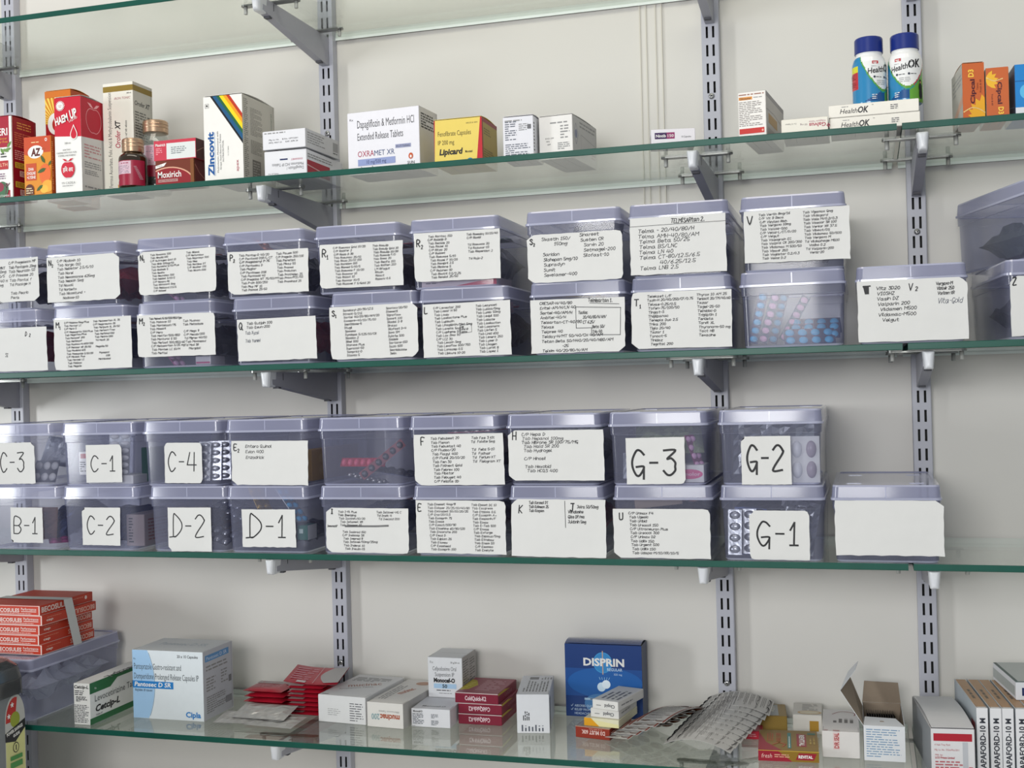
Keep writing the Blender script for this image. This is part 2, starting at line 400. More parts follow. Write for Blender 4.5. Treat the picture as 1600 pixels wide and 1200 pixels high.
def bracket_parts(t):
    """local origin: rear centre of the glass underside level; arm runs towards -y"""
    L = 0.232; top = -0.0022; hw = 0.0062
    mb = MB()
    prof = [(-0.0172, top), (-0.0172, -0.0460), (-0.030, -0.0460), (-L, -0.0200), (-L, top)]   # (y, z) side outline
    n = len(prof)
    for s in (-1, 1):
        pts = [(s * hw, y, z) for y, z in prof]
        mb.add(pts, [tuple(range(n)) if s < 0 else tuple(reversed(range(n)))], M_ARM)
        pts = [(s * (hw - 0.0014), y, z) for y, z in prof]
        mb.add(pts, [tuple(range(n)) if s > 0 else tuple(reversed(range(n)))], M_ARM)
    def strip(y0, z0, y1, z1):
        mb.add([(-hw, y0, z0), (hw, y0, z0), (hw, y1, z1), (-hw, y1, z1)], [(0, 1, 2, 3)], M_ARM)
    strip(-0.0172, top, -L, top); strip(-L, top, -L, -0.020); strip(-L, -0.020, -0.030, -0.046); strip(-0.030, -0.046, -0.0172, -0.046); strip(-0.0172, -0.046, -0.0172, top)
    for y, z in ((-0.206, -0.0235), (-0.040, -0.0446)):      # folded locking tabs under the arm
        mb.box(-0.0045, 0.0045, y - 0.004, y + 0.004, z - 0.0022, z + 0.001, M_TAB)
    for s in (-1, 1):
        mb.box(s * hw - 0.0002, s * hw + 0.0002, -0.200, -0.1988, -0.014, -0.004, M_BLACK)
    mb.build('arm', t)
    mb = MB()                                # rounded plastic nose
    rings = []
    for y, e in ((-L + 0.012, 0.0), (-L - 0.006, 0.0), (-L - 0.0105, 0.0012), (-L - 0.0125, 0.0038)):
        rings.append([(sx * (hw + 0.0011 - e - (0.0022 if sz < 0 else 0)), y, (top + 0.0004 - e * 0.5) if sz > 0 else (-0.0225 - 0.0012 + e)) for sx, sz in ((-1, 1), (1, 1), (1, -1), (-1, -1))])
    vs_ = [p for r in rings for p in r]
    fs = [(0, 1, 2, 3), tuple(reversed([12, 13, 14, 15]))]
    for k in range(3):
        for j in range(4): fs.append((k * 4 + j, k * 4 + 4 + j, k * 4 + 4 + (j + 1) % 4, k * 4 + (j + 1) % 4))
    mb.add(vs_, fs, M_CAP); o = mb.build('end_cap', t)
    bv = o.modifiers.new('round', 'BEVEL'); bv.width = 0.0012; bv.segments = 2
    for y in (-0.196, -0.050):               # flat oval plates with hanging pegs that carry the glass
        mb = MB(); hw2, r = 0.040, 0.0062
        pts = [(-hw2 + r * math.cos(a), y + r * math.sin(a)) for a in [PI / 2 + PI * k / 8 for k in range(9)]] + \
              [(hw2 + r * math.cos(a), y + r * math.sin(a)) for a in [-PI / 2 + PI * k / 8 for k in range(9)]]
        mb.prism(pts, -0.0021, -0.0001, M_STEEL)
        pl = mb.build('support_plate', t)
        for s in (-1, 1):
            q = MB(); q.lathe([(0.0024, -0.0125), (0.0027, -0.0118), (0.0027, -0.0022)], s * hw2, y, 12, M_PEG)
            q.build('peg', pl)
proto = thing('shelf_bracket', 'x', 'shelf bracket', (XU[0], 0, ZS[0] - TG))
bracket_parts(proto)
WH = ['leftmost upright', 'second upright from the left', 'third upright from the left', 'rightmost upright']
LV = ['topmost glass shelf', 'shelf of standing cartons', 'shelf carrying the M1 box', 'shelf carrying the C-2 box', 'lowest glass shelf']
first = True
for i, xc in enumerate(XU):
    for k, z in enumerate(ZS):
        if first: o = proto; first = False
        else:
            o = proto.copy(); COL.objects.link(o)
            for ch in list(proto.children):
                c = ch.copy(); COL.objects.link(c); c.parent = o
                for g in ch.children:
                    d = g.copy(); COL.objects.link(d); d.parent = c
        o.location = (xc, 0, z - TG)
        o['label'] = 'grey bracket on the %s, under the %s' % (WH[i], LV[k]); o['category'] = 'shelf bracket'
        o['group'] = 'brackets under the glass shelves'

def glass(x0, x1, z, label):
    mb = MB(); y0, y1 = -DF, -0.004; zb = z - TG; c = 0.0007
    P = [(x0, y0 + c, zb), (x1, y0 + c, zb), (x1, y1, zb), (x0, y1, zb), (x0, y0 + c, z), (x1, y0 + c, z), (x1, y1, z), (x0, y1, z),
         (x0, y0, zb + c), (x1, y0, zb + c), (x1, y0, z - c), (x0, y0, z - c)]
    mb.add(P, [(3, 2, 1, 0), (4, 5, 6, 7)], M_GLASS)
    mb.add(P, [(8, 9, 10, 11), (0, 1, 9, 8), (11, 10, 5, 4), (1, 2, 6, 5, 10, 9), (3, 0, 8, 11, 4, 7)], M_GEDGE)
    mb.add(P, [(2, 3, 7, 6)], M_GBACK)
    o = tag(mb.build('glass_shelf'), label, 'glass shelf', 'green edged glass shelves')
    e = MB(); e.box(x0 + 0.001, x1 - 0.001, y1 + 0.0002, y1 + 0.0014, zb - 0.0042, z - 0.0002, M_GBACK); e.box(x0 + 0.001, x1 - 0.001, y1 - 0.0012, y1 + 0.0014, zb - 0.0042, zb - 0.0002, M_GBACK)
    e.build('added_light_band', o)  # added pale strip below the back edge, imitating the bright refracted band
    return o
GLN = ['topmost green-edged glass shelf, cut off by the upper frame edge', 'long green-edged glass shelf holding the colourful standing cartons and amber bottle',
       'long green-edged glass shelf under the boxes marked M1 and T1', 'long green-edged glass shelf under the boxes marked C-2, D-1 and G-1', 'long lowest glass shelf with red sachets and blister packs']
GRN = ['topmost glass shelf piece, right of the joint', 'short glass shelf piece right of the joint, under the orange cartons',
       'short glass shelf piece right of the joint, under the box marked Z', 'short bare glass shelf piece right of the blank-labelled box', 'lowest glass shelf piece at the right, under the row of tan-topped cartons']
for k, z in enumerate(ZS):
    glass(-1.0, 0.8452, z, GLN[k])
    glass(0.8512, 1.6, z, GRN[k])

# ------------------------------------------------------------------ clear storage boxes
BH, BW, BD = 0.0925, 0.1275, 0.225
def rring(hw, y0, y1, z, r=0.008, n=4):
    out = []
    for cx_, cy_, a0 in ((hw - r, y0 + r, -PI / 2), (hw - r, y1 - r, 0), (-hw + r, y1 - r, PI / 2), (-hw + r, y0 + r, PI)):
        for k in range(n + 1):
            a = a0 + PI / 2 * k / n; out.append((cx_ + r * math.cos(a), cy_ + r * math.sin(a), z))
    return out
def loft(mb, rings, mats_, caps=(False, False)):
    n = len(rings[0])
    for i in range(len(rings) - 1):
        mb.add(rings[i] + rings[i + 1], [(k, (k + 1) % n, n + (k + 1) % n, n + k) for k in range(n)], mats_[i], True)
    if caps[0]: mb.add(rings[0], [tuple(reversed(range(n)))], mats_[0])
    if caps[1]: mb.add(rings[-1], [tuple(range(n))], mats_[-1])
mb = MB()
loft(mb, [rring(0.0570, 0.0065, BD - 0.0065, 0.0), rring(0.0588, 0.0050, BD - 0.005, 0.0025), rring(0.0603, 0.0032, BD - 0.0032, 0.0635),
          rring(0.0617, 0.0018, BD - 0.0018, 0.0640), rring(0.0620, 0.0016, BD - 0.0016, 0.0755)], [M_RIM, M_BODY, M_RIM, M_BODY], (True, False))
BODY_ME = mb.mesh('body')
mb = MB()
hw = BW / 2
loft(mb, [rring(hw - 0.0018, 0.0018, BD - 0.0018, 0.0742), rring(hw, 0.0, BD, 0.0746), rring(hw, 0.0, BD, 0.0772), rring(hw - 0.0013, 0.0013, BD - 0.0013, 0.0776),
          rring(hw - 0.0022, 0.0022, BD - 0.0022, 0.0905), rring(hw - 0.0030, 0.0030, BD - 0.0028, BH), rring(hw - 0.0070, 0.0070, BD - 0.0070, BH),
          rring(hw - 0.0078, 0.0078, BD - 0.0078, BH - 0.0012)], [M_RIM, M_RIM, M_RIM, M_LID, M_RIM, M_RIM, M_LID], (False, True))
mb.add([(-0.0006, 0.0012, 0.0778), (0.0006, 0.0012, 0.0778), (0.0006, 0.0016, 0.0905), (-0.0006, 0.0016, 0.0905)], [(0, 1, 2, 3)], M_RIM)
for x0, x1 in ((-0.045, -0.028), (0.028, 0.045)):      # raised stacking marks on the lid
    for yy in (0.04, 0.17):
        mb.box(x0, x1, yy, yy + 0.006, BH - 0.0012, BH - 0.0004, M_RIM)
LID_ME = mb.mesh('lid')
FY = 0.0032                                            # front wall of the body, local y

def paper(parent, code, rect, draw, seed, thick=0.0004):
    u0, u1, v0, v1 = rect; r = random.Random(seed)
    W, H = u1 - u0, v1 - v0
    ph = [r.uniform(0, 6.28) for _ in range(4)]; am = r.uniform(0.0003, 0.0009)
    fold = r.uniform(0.72, 0.86); fa = r.uniform(0.0, 0.0007) if H > 0.055 and W > 0.08 else 0
    tilt = r.uniform(-0.012, 0.012)
    def off(a, b_):
        s, t = a / W, b_ / H
        d = am * (1 + math.sin(ph[0] + 5 * s + 2 * t)) * 0.5 + am * 0.5 * (1 + math.sin(ph[1] + 3 * t - 4 * s))
        d += fa * math.exp(-((t - fold) / 0.03) ** 2)
        d += 0.0016 * max(0, s - 0.9) * 10 * (0.3 + 0.7 * abs(math.sin(ph[2]))) * 0.6
        return d
    outward = FY - 0.0006 if v1 < 0.0632 else (0.0006 if v1 < 0.0738 else -0.0004)
    def fn(a, b_, k):
        return Vector((u0 + a + tilt * (b_ - H / 2), outward - off(a, b_) - k, v0 + b_ - tilt * (a - W / 2)))
    mb = MB(); nx, ny = 14, 10
    ej = [[r.uniform(-0.0005, 0.0005) * (1 if W > .08 else .5) for _ in range(max(nx, ny) + 1)] for _ in range(4)]
    cutc = [r.choice((0, 0, 0, 0.0022, 0.0045)) for _ in range(4)]
    def grid(i, j):
        a = W * i / nx; b_ = H * j / ny
        if i == 0: a += ej[0][j]
        if i == nx: a += ej[1][j]
        if j == 0: b_ += ej[2][i]
        if j == ny: b_ += ej[3][i] * 0.4
        for q, (ci, cj) in enumerate(((0, 0), (nx, 0), (nx, ny), (0, ny))):   # torn / turned corners
            if i == ci and j == cj and cutc[q]:
                a += cutc[q] * (1 if ci == 0 else -1); b_ += cutc[q] * (0.6 if cj == 0 else -0.6)
        return a, b_
    vs_ = [fn(*grid(i, j), 0) for j in range(ny + 1) for i in range(nx + 1)]
    vs_ += [v + Vector((0, thick, 0)) for v in vs_]
    N = (nx + 1) * (ny + 1); ix = lambda i, j: j * (nx + 1) + i
    fs = []
    for j in range(ny):
        for i in range(nx):
            q = (ix(i, j), ix(i + 1, j), ix(i + 1, j + 1), ix(i, j + 1)); fs.append(q); fs.append(tuple(N + k for k in reversed(q)))
    loop = [ix(i, 0) for i in range(nx)] + [ix(nx, j) for j in range(ny)] + [ix(i, ny) for i in range(nx, 0, -1)] + [ix(0, j) for j in range(ny, 0, -1)]
    for k in range(len(loop)):
        a, c = loop[k], loop[(k + 1) % len(loop)]; fs.append((a, N + a, N + c, c))
    mb.add(vs_, fs[:2 * nx * ny], M_PAPER, True); mb.add([vs_[k] for q in fs[2 * nx * ny:] for k in q], [tuple(range(4 * i, 4 * i + 4)) for i in range(len(fs) - 2 * nx * ny)], M_PAPER)
    F = Face(mb, (0, 0, 0), (1, 0, 0), (0, 0, 1), (0, -1, 0), fn=lambda a, b_, k: fn(a, b_, k + 0.00012))
    draw(F, W, H, random.Random(seed + 5))
    return mb.build('paper_label', parent)

def listing(mark, left, right, lu=0.018, ru=0.072, pitch=None, top=0.003, msz=0.0075, mu=0.004, mv=None, hh=0.58, ink=M_INK, extra=None, rtop=None, msub=None):
    def draw(F, W, H, r):
        n = max(len(left), len(right), 1); p = pitch or (H - top - 0.003) / n
        if mark:
            x = handwrite(F, mark, mu, H - 0.012 if mv is None else H - mv, msz, M_MARK, 0.0014, r, slant=0.02, jit=0.1, smooth=3, xs=0.95)
            if msub: handwrite(F, msub, x + 0.0003, H - 0.0145 if mv is None else H - mv - 0.003, msz * 0.55, M_MARK, 0.0010, r, slant=0.02, jit=0.1)
        for colu, u0, tp in ((left, lu, top), (right, ru, rtop if rtop is not None else top)):
            for i, t in enumerate(colu):
                if not t: continue
                wmax = (W - u0 - 0.002) if colu is right else ((ru - u0) if i < len(right) else W - u0)
                est = sum((2.6 if c == ' ' else 4.1) for c in t) * p * hh / 6
                xs = min(1.35, max(0.6, 0.97 * wmax / max(est, 1e-6)))
                handwrite(F, t, u0 + r.uniform(-0.0006, 0.0006) + i * 0.0003, H - tp - (i + 0.8) * p, p * hh, ink, min(0.00060, p * 0.11), r, xs=xs, drift=r.uniform(-0.01, 0.02))
        if extra: extra(F, W, H, r)
    return draw
def bigmark(t, hh=0.42, x=0.16, y=0.3, wd=0.0017, xs=1.5, foot=False):
    def draw(F, W, H, r):
        k = H * hh
        est = sum(max(q[0] for st in GL[c] for q in st) + 1.6 for c in t) * k / 6
        xs2 = min(xs, W * (0.99 - min(1.6 * x, x + 0.16)) / est)
        X = W * x
        for ch in t:
            g = GL[ch]; wch = max(q[0] for st in g for q in st)
            for st in g:
                p = [(X + (q[0] + 0.04 * q[1]) * k / 6 * xs2, H * y + q[1] * k / 6) for q in st]
                F.stroke(smooth_pts(p, 6) if len(p) > 3 or ch in 'CG23' else p, wd, M_MARK)
            if ch == 'D' and foot:
                F.stroke([(X - 0.006, H * y - 0.001), (X + 0.004, H * y)], wd, M_MARK)
            X += (wch + 1.6) * k / 6 * xs2
    return draw
def te1_box(F, W, H, r):
    q = [(0.060, 0.058), (0.118, 0.0555), (0.117, 0.021), (0.080, 0.022), (0.080, 0.031), (0.060, 0.031), (0.060, 0.058)]
    F.stroke([(a, b_) for a, b_ in q], 0.0007, M_INK)
    for i, t in enumerate(('Tazloc', '20/40/80/H/AM/', 'CT 6.25/', 'Beta 50/', 'Trio 40')):
        handwrite(F, t, 0.063 + (i > 0) * 0.006 + (i > 2) * 0.012, 0.049 - i * 0.0062, 0.0036, M_INK, 0.0006, r)
    F.stroke([(0.078, 0.0625), (0.116, 0.0600)], 0.0006, M_INK)
    handwrite(F, 'Telmisartan 1.', 0.076, 0.0640, 0.0044, M_INK, 0.0007, r, drift=-0.04)
def kj(F, W, H, r):
    handwrite(F, 'K', 0.010, H - 0.018, 0.010, M_MARK, 0.0013, r, jit=0.05)
    F.stroke([(0.072, H - 0.002), (0.0725, H - 0.036)], 0.0007, M_INK)
    handwrite(F, 'J', 0.079, H - 0.015, 0.010, M_MARK, 0.0015, r, jit=0.05)
    for i, t in enumerate(('Tab Korosol DT', 'Tab Kolmeon 25', 'Tab Kozpan')): handwrite(F, t, 0.024, H - 0.006 - i * 0.0052, 0.0034, M_INK, 0.0006, r)
    for i, t in enumerate(('Jalra 50/50mg', 'Vandamine', 'Gliss DP/ma', 'Juldonin 5mg')): handwrite(F, t, 0.076 + (i == 0) * 0.012, H - 0.011 - i * 0.0064, 0.0038, M_INK, 0.0006, r)
def l_box(F, W, H, r):
    F.stroke([(0.052, 0.0300), (0.068, 0.0315), (0.068, 0.0420), (0.052, 0.0410), (0.052, 0.0300)], 0.0005, M_INK)
    for i, t in enumerate(('Tab', 'Lorsul 60', 'Lupenox')): handwrite(F, t, 0.0525, 0.0378 - i * 0.0033, 0.0024, M_INK, 0.0004, r)
def i_strike(F, W, H, r):
    handwrite(F, 'ImmunochP', 0.002, H * 0.565, 0.0028, M_INK, 0.0005, r)
    for dz in (0.0, 0.0009, 0.0018): F.stroke([(0.028, H * 0.572 + dz), (0.075, H * 0.585 + dz), (0.092, H * 0.60 + dz)], 0.0006, M_INK)

LABELS = {
 'O': listing('', ['', 'Tab Pregab/MNT', 'Tab Oxcarb 50mg', 'Tab Oleanz 10/5', 'Tab Olmin 20/40 H', 'Tab Oximol 5mg', '', 'Tab Onabet', '', 'Tab Ornifolmin'],
              ['C/P Pregeleam MP', 'Tab Pantoprin 20mg', 'Tab Neurozin 50', 'C/P Primose 20', 'Tab Pantol f', 'Td Pocage H', '', 'Tab Pecric', 'Paris'], lu=0.030, ru=0.086, pitch=0.0064),
 'N2': listing('N', ['C/P Nicdoxin 10', 'Tab Norgic O10', 'Tab Nebistar 2.5/5/10', 'Tab Norel', 'Tab Nexomance 625mg', 'Tab Nebicin 5mg', 'Td Naxoll', 'Td Norbeto', 'Tab Nicostund +', '   Nodoxe-10'], [], lu=0.018, pitch=0.0060, msub='2'),
 'N1': listing('N', ['Tab Novamox 500', 'Tab Nimulid 100', 'C/P Nutragem Gold 10', 'Tab Nicip 100mg/50', 'Tab Nurokind 5/10/Plus', 'Tab Nodosis 5', 'Tab Nexito', 'Tab Neurobion 500', 'Tab Nebilet 5/10/2', 'C/P Nexpro RD', 'Tab Nitrocont 5mg', 'Tab Nebicard 2.5/5', 'C/P Nobeel'],
               ['Tab Nilsma', 'C/P Naturolax', 'Tab Naprosyn 500', 'Tab Nise', 'Tab Naltima DT', 'C/P Nicobar 100', 'Tab Nicorin 500'], lu=0.020, ru=0.078, msub='1'),
 'P2': listing('P', ['Tab Pantop-D 40/20', 'C/P Pantocid DSR/L/IT', 'C/P Pregabanyl P-75', 'C/P Pantodac D', 'Tab Pioglar', 'C/P Pantosec DSR', 'Tab Pantocid 40', 'C/P Pregaba NT 75/50/M', 'Tab P-cin 500/250', 'Tab Pioz MF 15', 'Tab Polmos 25-50'],
               ['Tab Pause 500', 'C/P Pregalin 250/100', 'Tab Panstat', 'Tab Pikaz 50', 'Tab Pramol', 'Tab Proluton', 'Tab Prothiden 25', 'Tab Prax/PCE/50', 'Tab Prominad 25'], lu=0.018, ru=0.074, msub='2'),
 'R1': listing('R', ['C/P Rosuvas Gold 10/20', 'C/P Rabifer 2', 'C/P Razo D 30', 'Tab Rosumac 20/10', 'Tab Razo 20/10 150', 'Tab Ranidom 150', 'Tab Riomed 5/10/5', 'Tab Rosuvas F 10/20', 'Tab Rozucor 10', 'Tab Rozat 10', 'Tab Ramcor 10/5', 'Tab Rozavel F 5/Gold 20'],
               ['Tab Rosulip', 'Tab Rosulip Gold 20', 'Tab Rosulip 10/20', 'Tab Rosave F/D', 'Tab Rosa 20', 'Tab Recifa 150', 'Tab Roliten 250', 'LM Rifagut', 'Ritclin', 'Rizact', 'Ropark-0.5'], lu=0.020, ru=0.078, msz=0.010, mv=0.017, msub='1'),
 'R2': listing('R', ['Tab Rantac 150', 'C/P Rabicip D', 'Tab Reclide 20', 'Tab Razel 10', 'C/P Ritza 20', 'C/P Rablet', 'Tab Rosuvas 5/10', 'Tab Razel F 10/20', 'Tab Ramipril 2.5', 'Tab Risdone 5', 'C/P Rejunex OD', 'Tab Rivotril 0.5/0.25', 'Tab Revelol 25/50'],
               ['Tab Roseday 10/20/40', 'C/P Roxid', '', 'Td Rosuvas 20', 'Td Rozucor-10', 'Tab Risperidon 2', '', 'Td Rojo-2'], lu=0.020, ru=0.074, msz=0.009, mv=0.018, msub='2'),
 'S2': listing('S', ['Sivastin 150/', '       150mg', '', 'Saridon', 'Silohepan 5mg/10', 'Supradyn', 'Sumit', 'Sevelamer-400'], ['Sinarest', 'Susten CR', '  Sorvin 20', '  Setmagel-200', ' Silofast-10'], lu=0.020, ru=0.070, pitch=0.0066, msz=0.0065, msub='2', rtop=0.0),
 'TE2': listing('', ['Telma - 20/40/80/H', 'Telma AMH-40/80/AM', 'Telma Beta 50/25', 'Telma BS/LNC', 'Telma LN 40', 'Telma CT-80/12.5/6.5', '          40/6.25/12.5', 'Telma LNB 2.5'], [], lu=0.010, pitch=0.0067, top=0.0135, hh=0.66,
               extra=lambda F, W, H, r: (handwrite(F, 'TELMISARtan 2.', 0.052, H - 0.0085, 0.0052, M_INK, 0.0008, r), F.stroke([(0.0, H - 0.0105), (0.05, H - 0.0100), (W, H - 0.0098)], 0.0005, M_INK))),
 'V': listing('V', ['Tab Vertin 8mg/16', 'C/P Vit B Beca', 'C/P Vizylac Rich', 'Tab Vergavo 10mg', 'Tab Valcivir-500', 'C/P Veloz-L/IT/D/20', 'C/P Velgut', 'Tab Vasograin EC', 'Tab Valprol CR 200/300', 'Tab Vildamac M 500/50', 'Tab Vizavir 250', 'Tab Voglistar 0.2/0.3', 'Tab Veloz D.2'],
              ['Tab Vigamox Gmg', 'Tab Vildagard', 'Tab Volix M/0.2/0.3', 'Tab Vascor SR 100', 'Tab Venlor XR 37.5', 'Tab Vibact/DS', 'Tab Vildamac 50/500', 'Tab Vergavo M', 'Td Vildaphage M500', '   Volibo 0.2', 'Td Valparin-200', '   Veniz-20'], lu=0.018, ru=0.070, msz=0.010, mv=0.016),
 'D2': listing('', [], [], extra=lambda F, W, H, r: (handwrite(F, 'D', 0.092, H - 0.013, 0.0062, M_MARK, 0.0010, r), handwrite(F, '2', 0.099, H - 0.014, 0.0042, M_MARK, 0.0010, r), handwrite(F, 'SI', 0.056, 0.022, 0.005, M_INK, 0.0006, r))),
 'M1': listing('M', ['C/P Mobizox/5mg/Plus', 'Tab Montair LC', 'C/P Mero-3', 'C/P Megapenta 500/Plus', 'Tab Megaflox/Plus', 'Tab Monocef 200', 'Tab Mefkind-P', 'Tab Mucinac-4/600/200', 'C/P Metolar XR 25/50', 'Tab Moxikind 625', 'Tab Mosapride 5/10/20', 'C/P Micobal Plus', 'Tab Montek LC', 'Tab Mobizox', 'Tab Megalis'],
               ['Tab Metosartan XL 25', 'C/P Meganeuron OD', 'Tab Metpure XL 25/50', 'Tab Mefsaf/Trex', 'Tab Mefkind/250', 'Tab Metrin/200', ' Td Monit 20', '', 'Megalis/10', '', '    Myospaz', '           DSR', '  Methicobal'], lu=0.018, ru=0.068, msub='1', hh=0.54),
 'M2': listing('M', ['Tab Melmet/5/10/500/850/1gm', 'Tab Mobace 50', 'Tab Montelast/75', 'Tab Mosaril', 'C/P Mero', 'Tab Metfor/500/850', 'Tab Montural 5 50', 'Tab Mefast 500/850/60', 'C/P Metosartan 5/25 mg', 'Tab Montek LC 10/M', 'Tab Meftal'],
               ['', 'Tab Mucinac', 'Tab Metadoze', '', 'C/P Mego 9', 'C/P Mecob/200', 'Td Migrex 40/50', ' Tab Movaspaz', 'Td Mod SR', '    Margdoll'], lu=0.020, ru=0.074, msub='2'),
 'Q': listing('Q', ['Tab Qutipin 100', 'Tab Qsun-200'], [], lu=0.014, pitch=0.0056, msz=0.0085, mv=0.013, mu=0.003,
              extra=lambda F, W, H, r: (handwrite(F, 'Tab Xyzal', 0.012, H - 0.0210, 0.0042, M_INKB, 0.0005, r), handwrite(F, 'Tab Yamini', 0.012, H - 0.0320, 0.0042, M_INKB, 0.0005, r))),
 'S1': listing('S', ['Sandozyl-20/30/12.5', 'Strocit-5/2.5', 'Sartel 40/20/80/AM/20', 'Ecosprin-40/10/75/50', 'Septidase-5', 'Stugil', 'Spasmo', 'Syndopa 5/125/10/CR', 'Sizodon 2', 'Sibel 500', 'Storvas Plus', 'Supracal-50', 'Sompraz-D', 'Stamlo 5'],
               ['Sporlac/20/50', 'Stemetil', 'Signoflam', 'Spasril 100', 'Silodal D 8', 'Sirolac', 'Silofast D-4', 'Sovo 5M', 'Sylate 500', 'Sobisis', 'Sartans-150', 'Sazo 500', 'Secnidazole', 'Selin'], lu=0.020, ru=0.082, msz=0.007, msub='1'),
 'L': listing('L', ['C/P Lansotar 200', 'Tab Losar H 50', 'Tab Lasix', 'Tab Lasilactone Plus', 'Tab Lupisulin', 'Tab Linagliptin/Met 5mg', 'Tab Laveta 5mg-5', 'C/P Lupiheme 50', 'Tab Lox Zimo 50', 'C/P LCZ 30', 'Tab Levolin 5mg', 'Tab Levoflox 500/750', 'Tab Lonazep 0.5', 'Tab Lipicure 10-20'],
              ['Tab Lezyncet', 'Tab Lulizol/5mg', 'Tab Lumia 50mg', 'Tab Levipil 500', 'Tab Lobate', 'Tab Lasilacton', 'Tab Losanorm', 'Tab Liofen 5', 'Tab Linid 600', 'Tab Levera 250', 'Tab Lyser D', 'Tab Livogen', 'Tab Lornit 8', 'Tab Lopez 1'], lu=0.016, ru=0.074, msz=0.008, mu=0.003, extra=l_box),
 'TE1': listing('', ['CRESAR-H/40/80', 'Eritel-AM/H/LN 40', 'Sartel-40/AM/H', 'Ambitel-40/H', 'Telsartan-CT-40/80', 'Telvas', 'Telpres 40', 'Telday-H/MT 50/40/CH 40/AM', 'Tetan Beta 50/H40/20/40/H80/AM', '              -25', 'Telsim 40/20/80/H/AM'], [], lu=0.012, pitch=0.0061, top=0.0015, extra=te1_box, hh=0.54),
 'T1': listing('T', ['Telekast L/F', 'Tazin-H 20/40/250/CF/0.75', 'Telvas-0.25/0.5', 'Tofen-75/100/50', 'Tingat-S', 'Thiglipanac', 'Tenepla Duo 2.5', 'Trika 200', 'Tiglo 20/40', 'Tazar 1', 'Tonact-5', 'Tinidaz', 'Tegrital 200'],
               ['Thyrox 10 AM 25', 'Tenlact 20/TM/40/60', 'Tazar', 'Tagel-25-50', 'Telmidal-D', 'Trigliptin 1', 'Tenlista', 'Torvit XL', 'Thyronorm-50 mg', 'Tact HB', 'Texacine'], lu=0.020, ru=0.082, msz=0.008, msub='1', mv=0.017),
 'V2': listing('', ['Vitz 3D20', 'VIOSHZ', 'Vasin DZ', 'Valparin 200', ' Vildamen M500', 'Vildamac-M500', '  Velgut'], [], lu=0.022, pitch=0.0063, top=0.006, hh=0.58,
               extra=lambda F, W, H, r: (handwrite(F, 'V', 0.058, H - 0.013, 0.0080, M_MARK, 0.0011, r), handwrite(F, '2', 0.066, H - 0.014, 0.0046, M_MARK, 0.0009, r),
                     [F.stroke([(0.0075 + q, H - 0.006 - (q > .004) * .001), (0.0095 + q * .6, H - 0.015)], 0.0018, M_MARK) for q in (0, 0.0018, 0.0036, 0.005)], F.stroke([(0.0068, H - 0.0065), (0.0150, H - 0.0060)], 0.0016, M_MARK),
                     [handwrite(F, t, 0.089 + i * .0008, H - 0.0085 - i * 0.0056, 0.0036, M_INK, 0.0006, r) for i, t in enumerate(('Vergavo-M', 'Vizavir 250', 'Vorizen-XR'))], handwrite(F, 'Vita-Gold', 0.090, H - 0.030, 0.0060, M_INKB, 0.0005, r, slant=0.3))),
 'C-3': bigmark('C-3', 0.45, 0.315, 0.30, 0.0017, 1.3), 'C-1': bigmark('C-1', 0.40, 0.14, 0.30, 0.0016), 'C-4': bigmark('C-4', 0.46, 0.10, 0.30, 0.0016),
 'E2': listing('E', ['Entero Quinol', 'Evion 400', 'Enzodrick'], [], lu=0.022, pitch=0.0078, top=0.003, hh=0.5, msz=0.0085, mv=0.013, msub='2'),
 'F': listing('F', ['Tab Febubest 20', 'Tab Flexon', 'Tab Febustat 40', 'C/P Fludac/20', 'Tab Flagyl 400', 'C/P Flumil 20/10/20', 'Tab Fen 30', 'Tab Folinext Gold', 'Tab Febrex 100', 'Tab Fibator', 'Tab Febuget 40', 'C/P Felicita OD'],
              ['Tab Fas 3 Kit', 'Td  Folvite (5mg)', '', 'Td  Febz 5-10', 'Td  Folihair', 'Td  Ferium-XT', 'Td  Fisiogram XT'], lu=0.024, ru=0.080, msz=0.010, mv=0.014, mu=0.010),
 'H': listing('H', ['C/P Hepa D', 'Tab Hepanol 100mg', 'Tab Hibrone SR 100/75/MG', ' Tab Hald SR 200', ' Tab Hydrogel', '', ' C/P Hinosil', '', ' Tab Hexobid', '  Tab HCQS 400'], [], lu=0.018, pitch=0.0052, msz=0.010, mv=0.012, mu=0.006, hh=0.7),
 'G-3': bigmark('G-3', 0.52, 0.10, 0.20, 0.0027), 'G-2': bigmark('G-2', 0.50, 0.12, 0.30, 0.0026),
 'B-1': bigmark('B-1', 0.46, 0.10, 0.26, 0.0016), 'C-2': bigmark('C-2', 0.46, 0.13, 0.30, 0.0016), 'D-2': bigmark('D-2', 0.48, 0.12, 0.34, 0.0016, foot=True), 'D-1': bigmark('D-1', 0.58, 0.14, 0.26, 0.0018, foot=True),
 'I': listing('I', ['Tab I-fil Plus', 'Tab Iberizing', 'Tab Icotinin/10/20', ' Tab Istamet XR', ' Tab Itaspor 10', '', '   Tab Ivabrad 150', '   C/P Indocap SR', '   Tab Ivepred 8', '   Tab Istavel/50mg/25mg', '   Tab Inderal 10', '    Tab Insulin-15'],
              ['Tab Istavel-VG C', ' Td Imzit 4', '  Td Ivecold-200'], lu=0.018, ru=0.074, msz=0.006, mv=0.008, mu=0.008, extra=i_strike),
 'E': listing('E', ['Tab Emeset 4mg/8', 'Tab Eldoper 20/25/10/40/80', 'Tab Estrabet 50/10/20/25', 'C/P Enz/20/0.5', 'Tab Ecosprin 75', 'Tab Envas', 'C/P Ezact/100/90', 'Tab Etoshine 60/90/120', 'Tab Encorate 200', 'C/P Esoz D', 'Tab Edplan 25', 'Tab Etovex', 'C/P Evashield', 'Tab Ecosprin 150'],
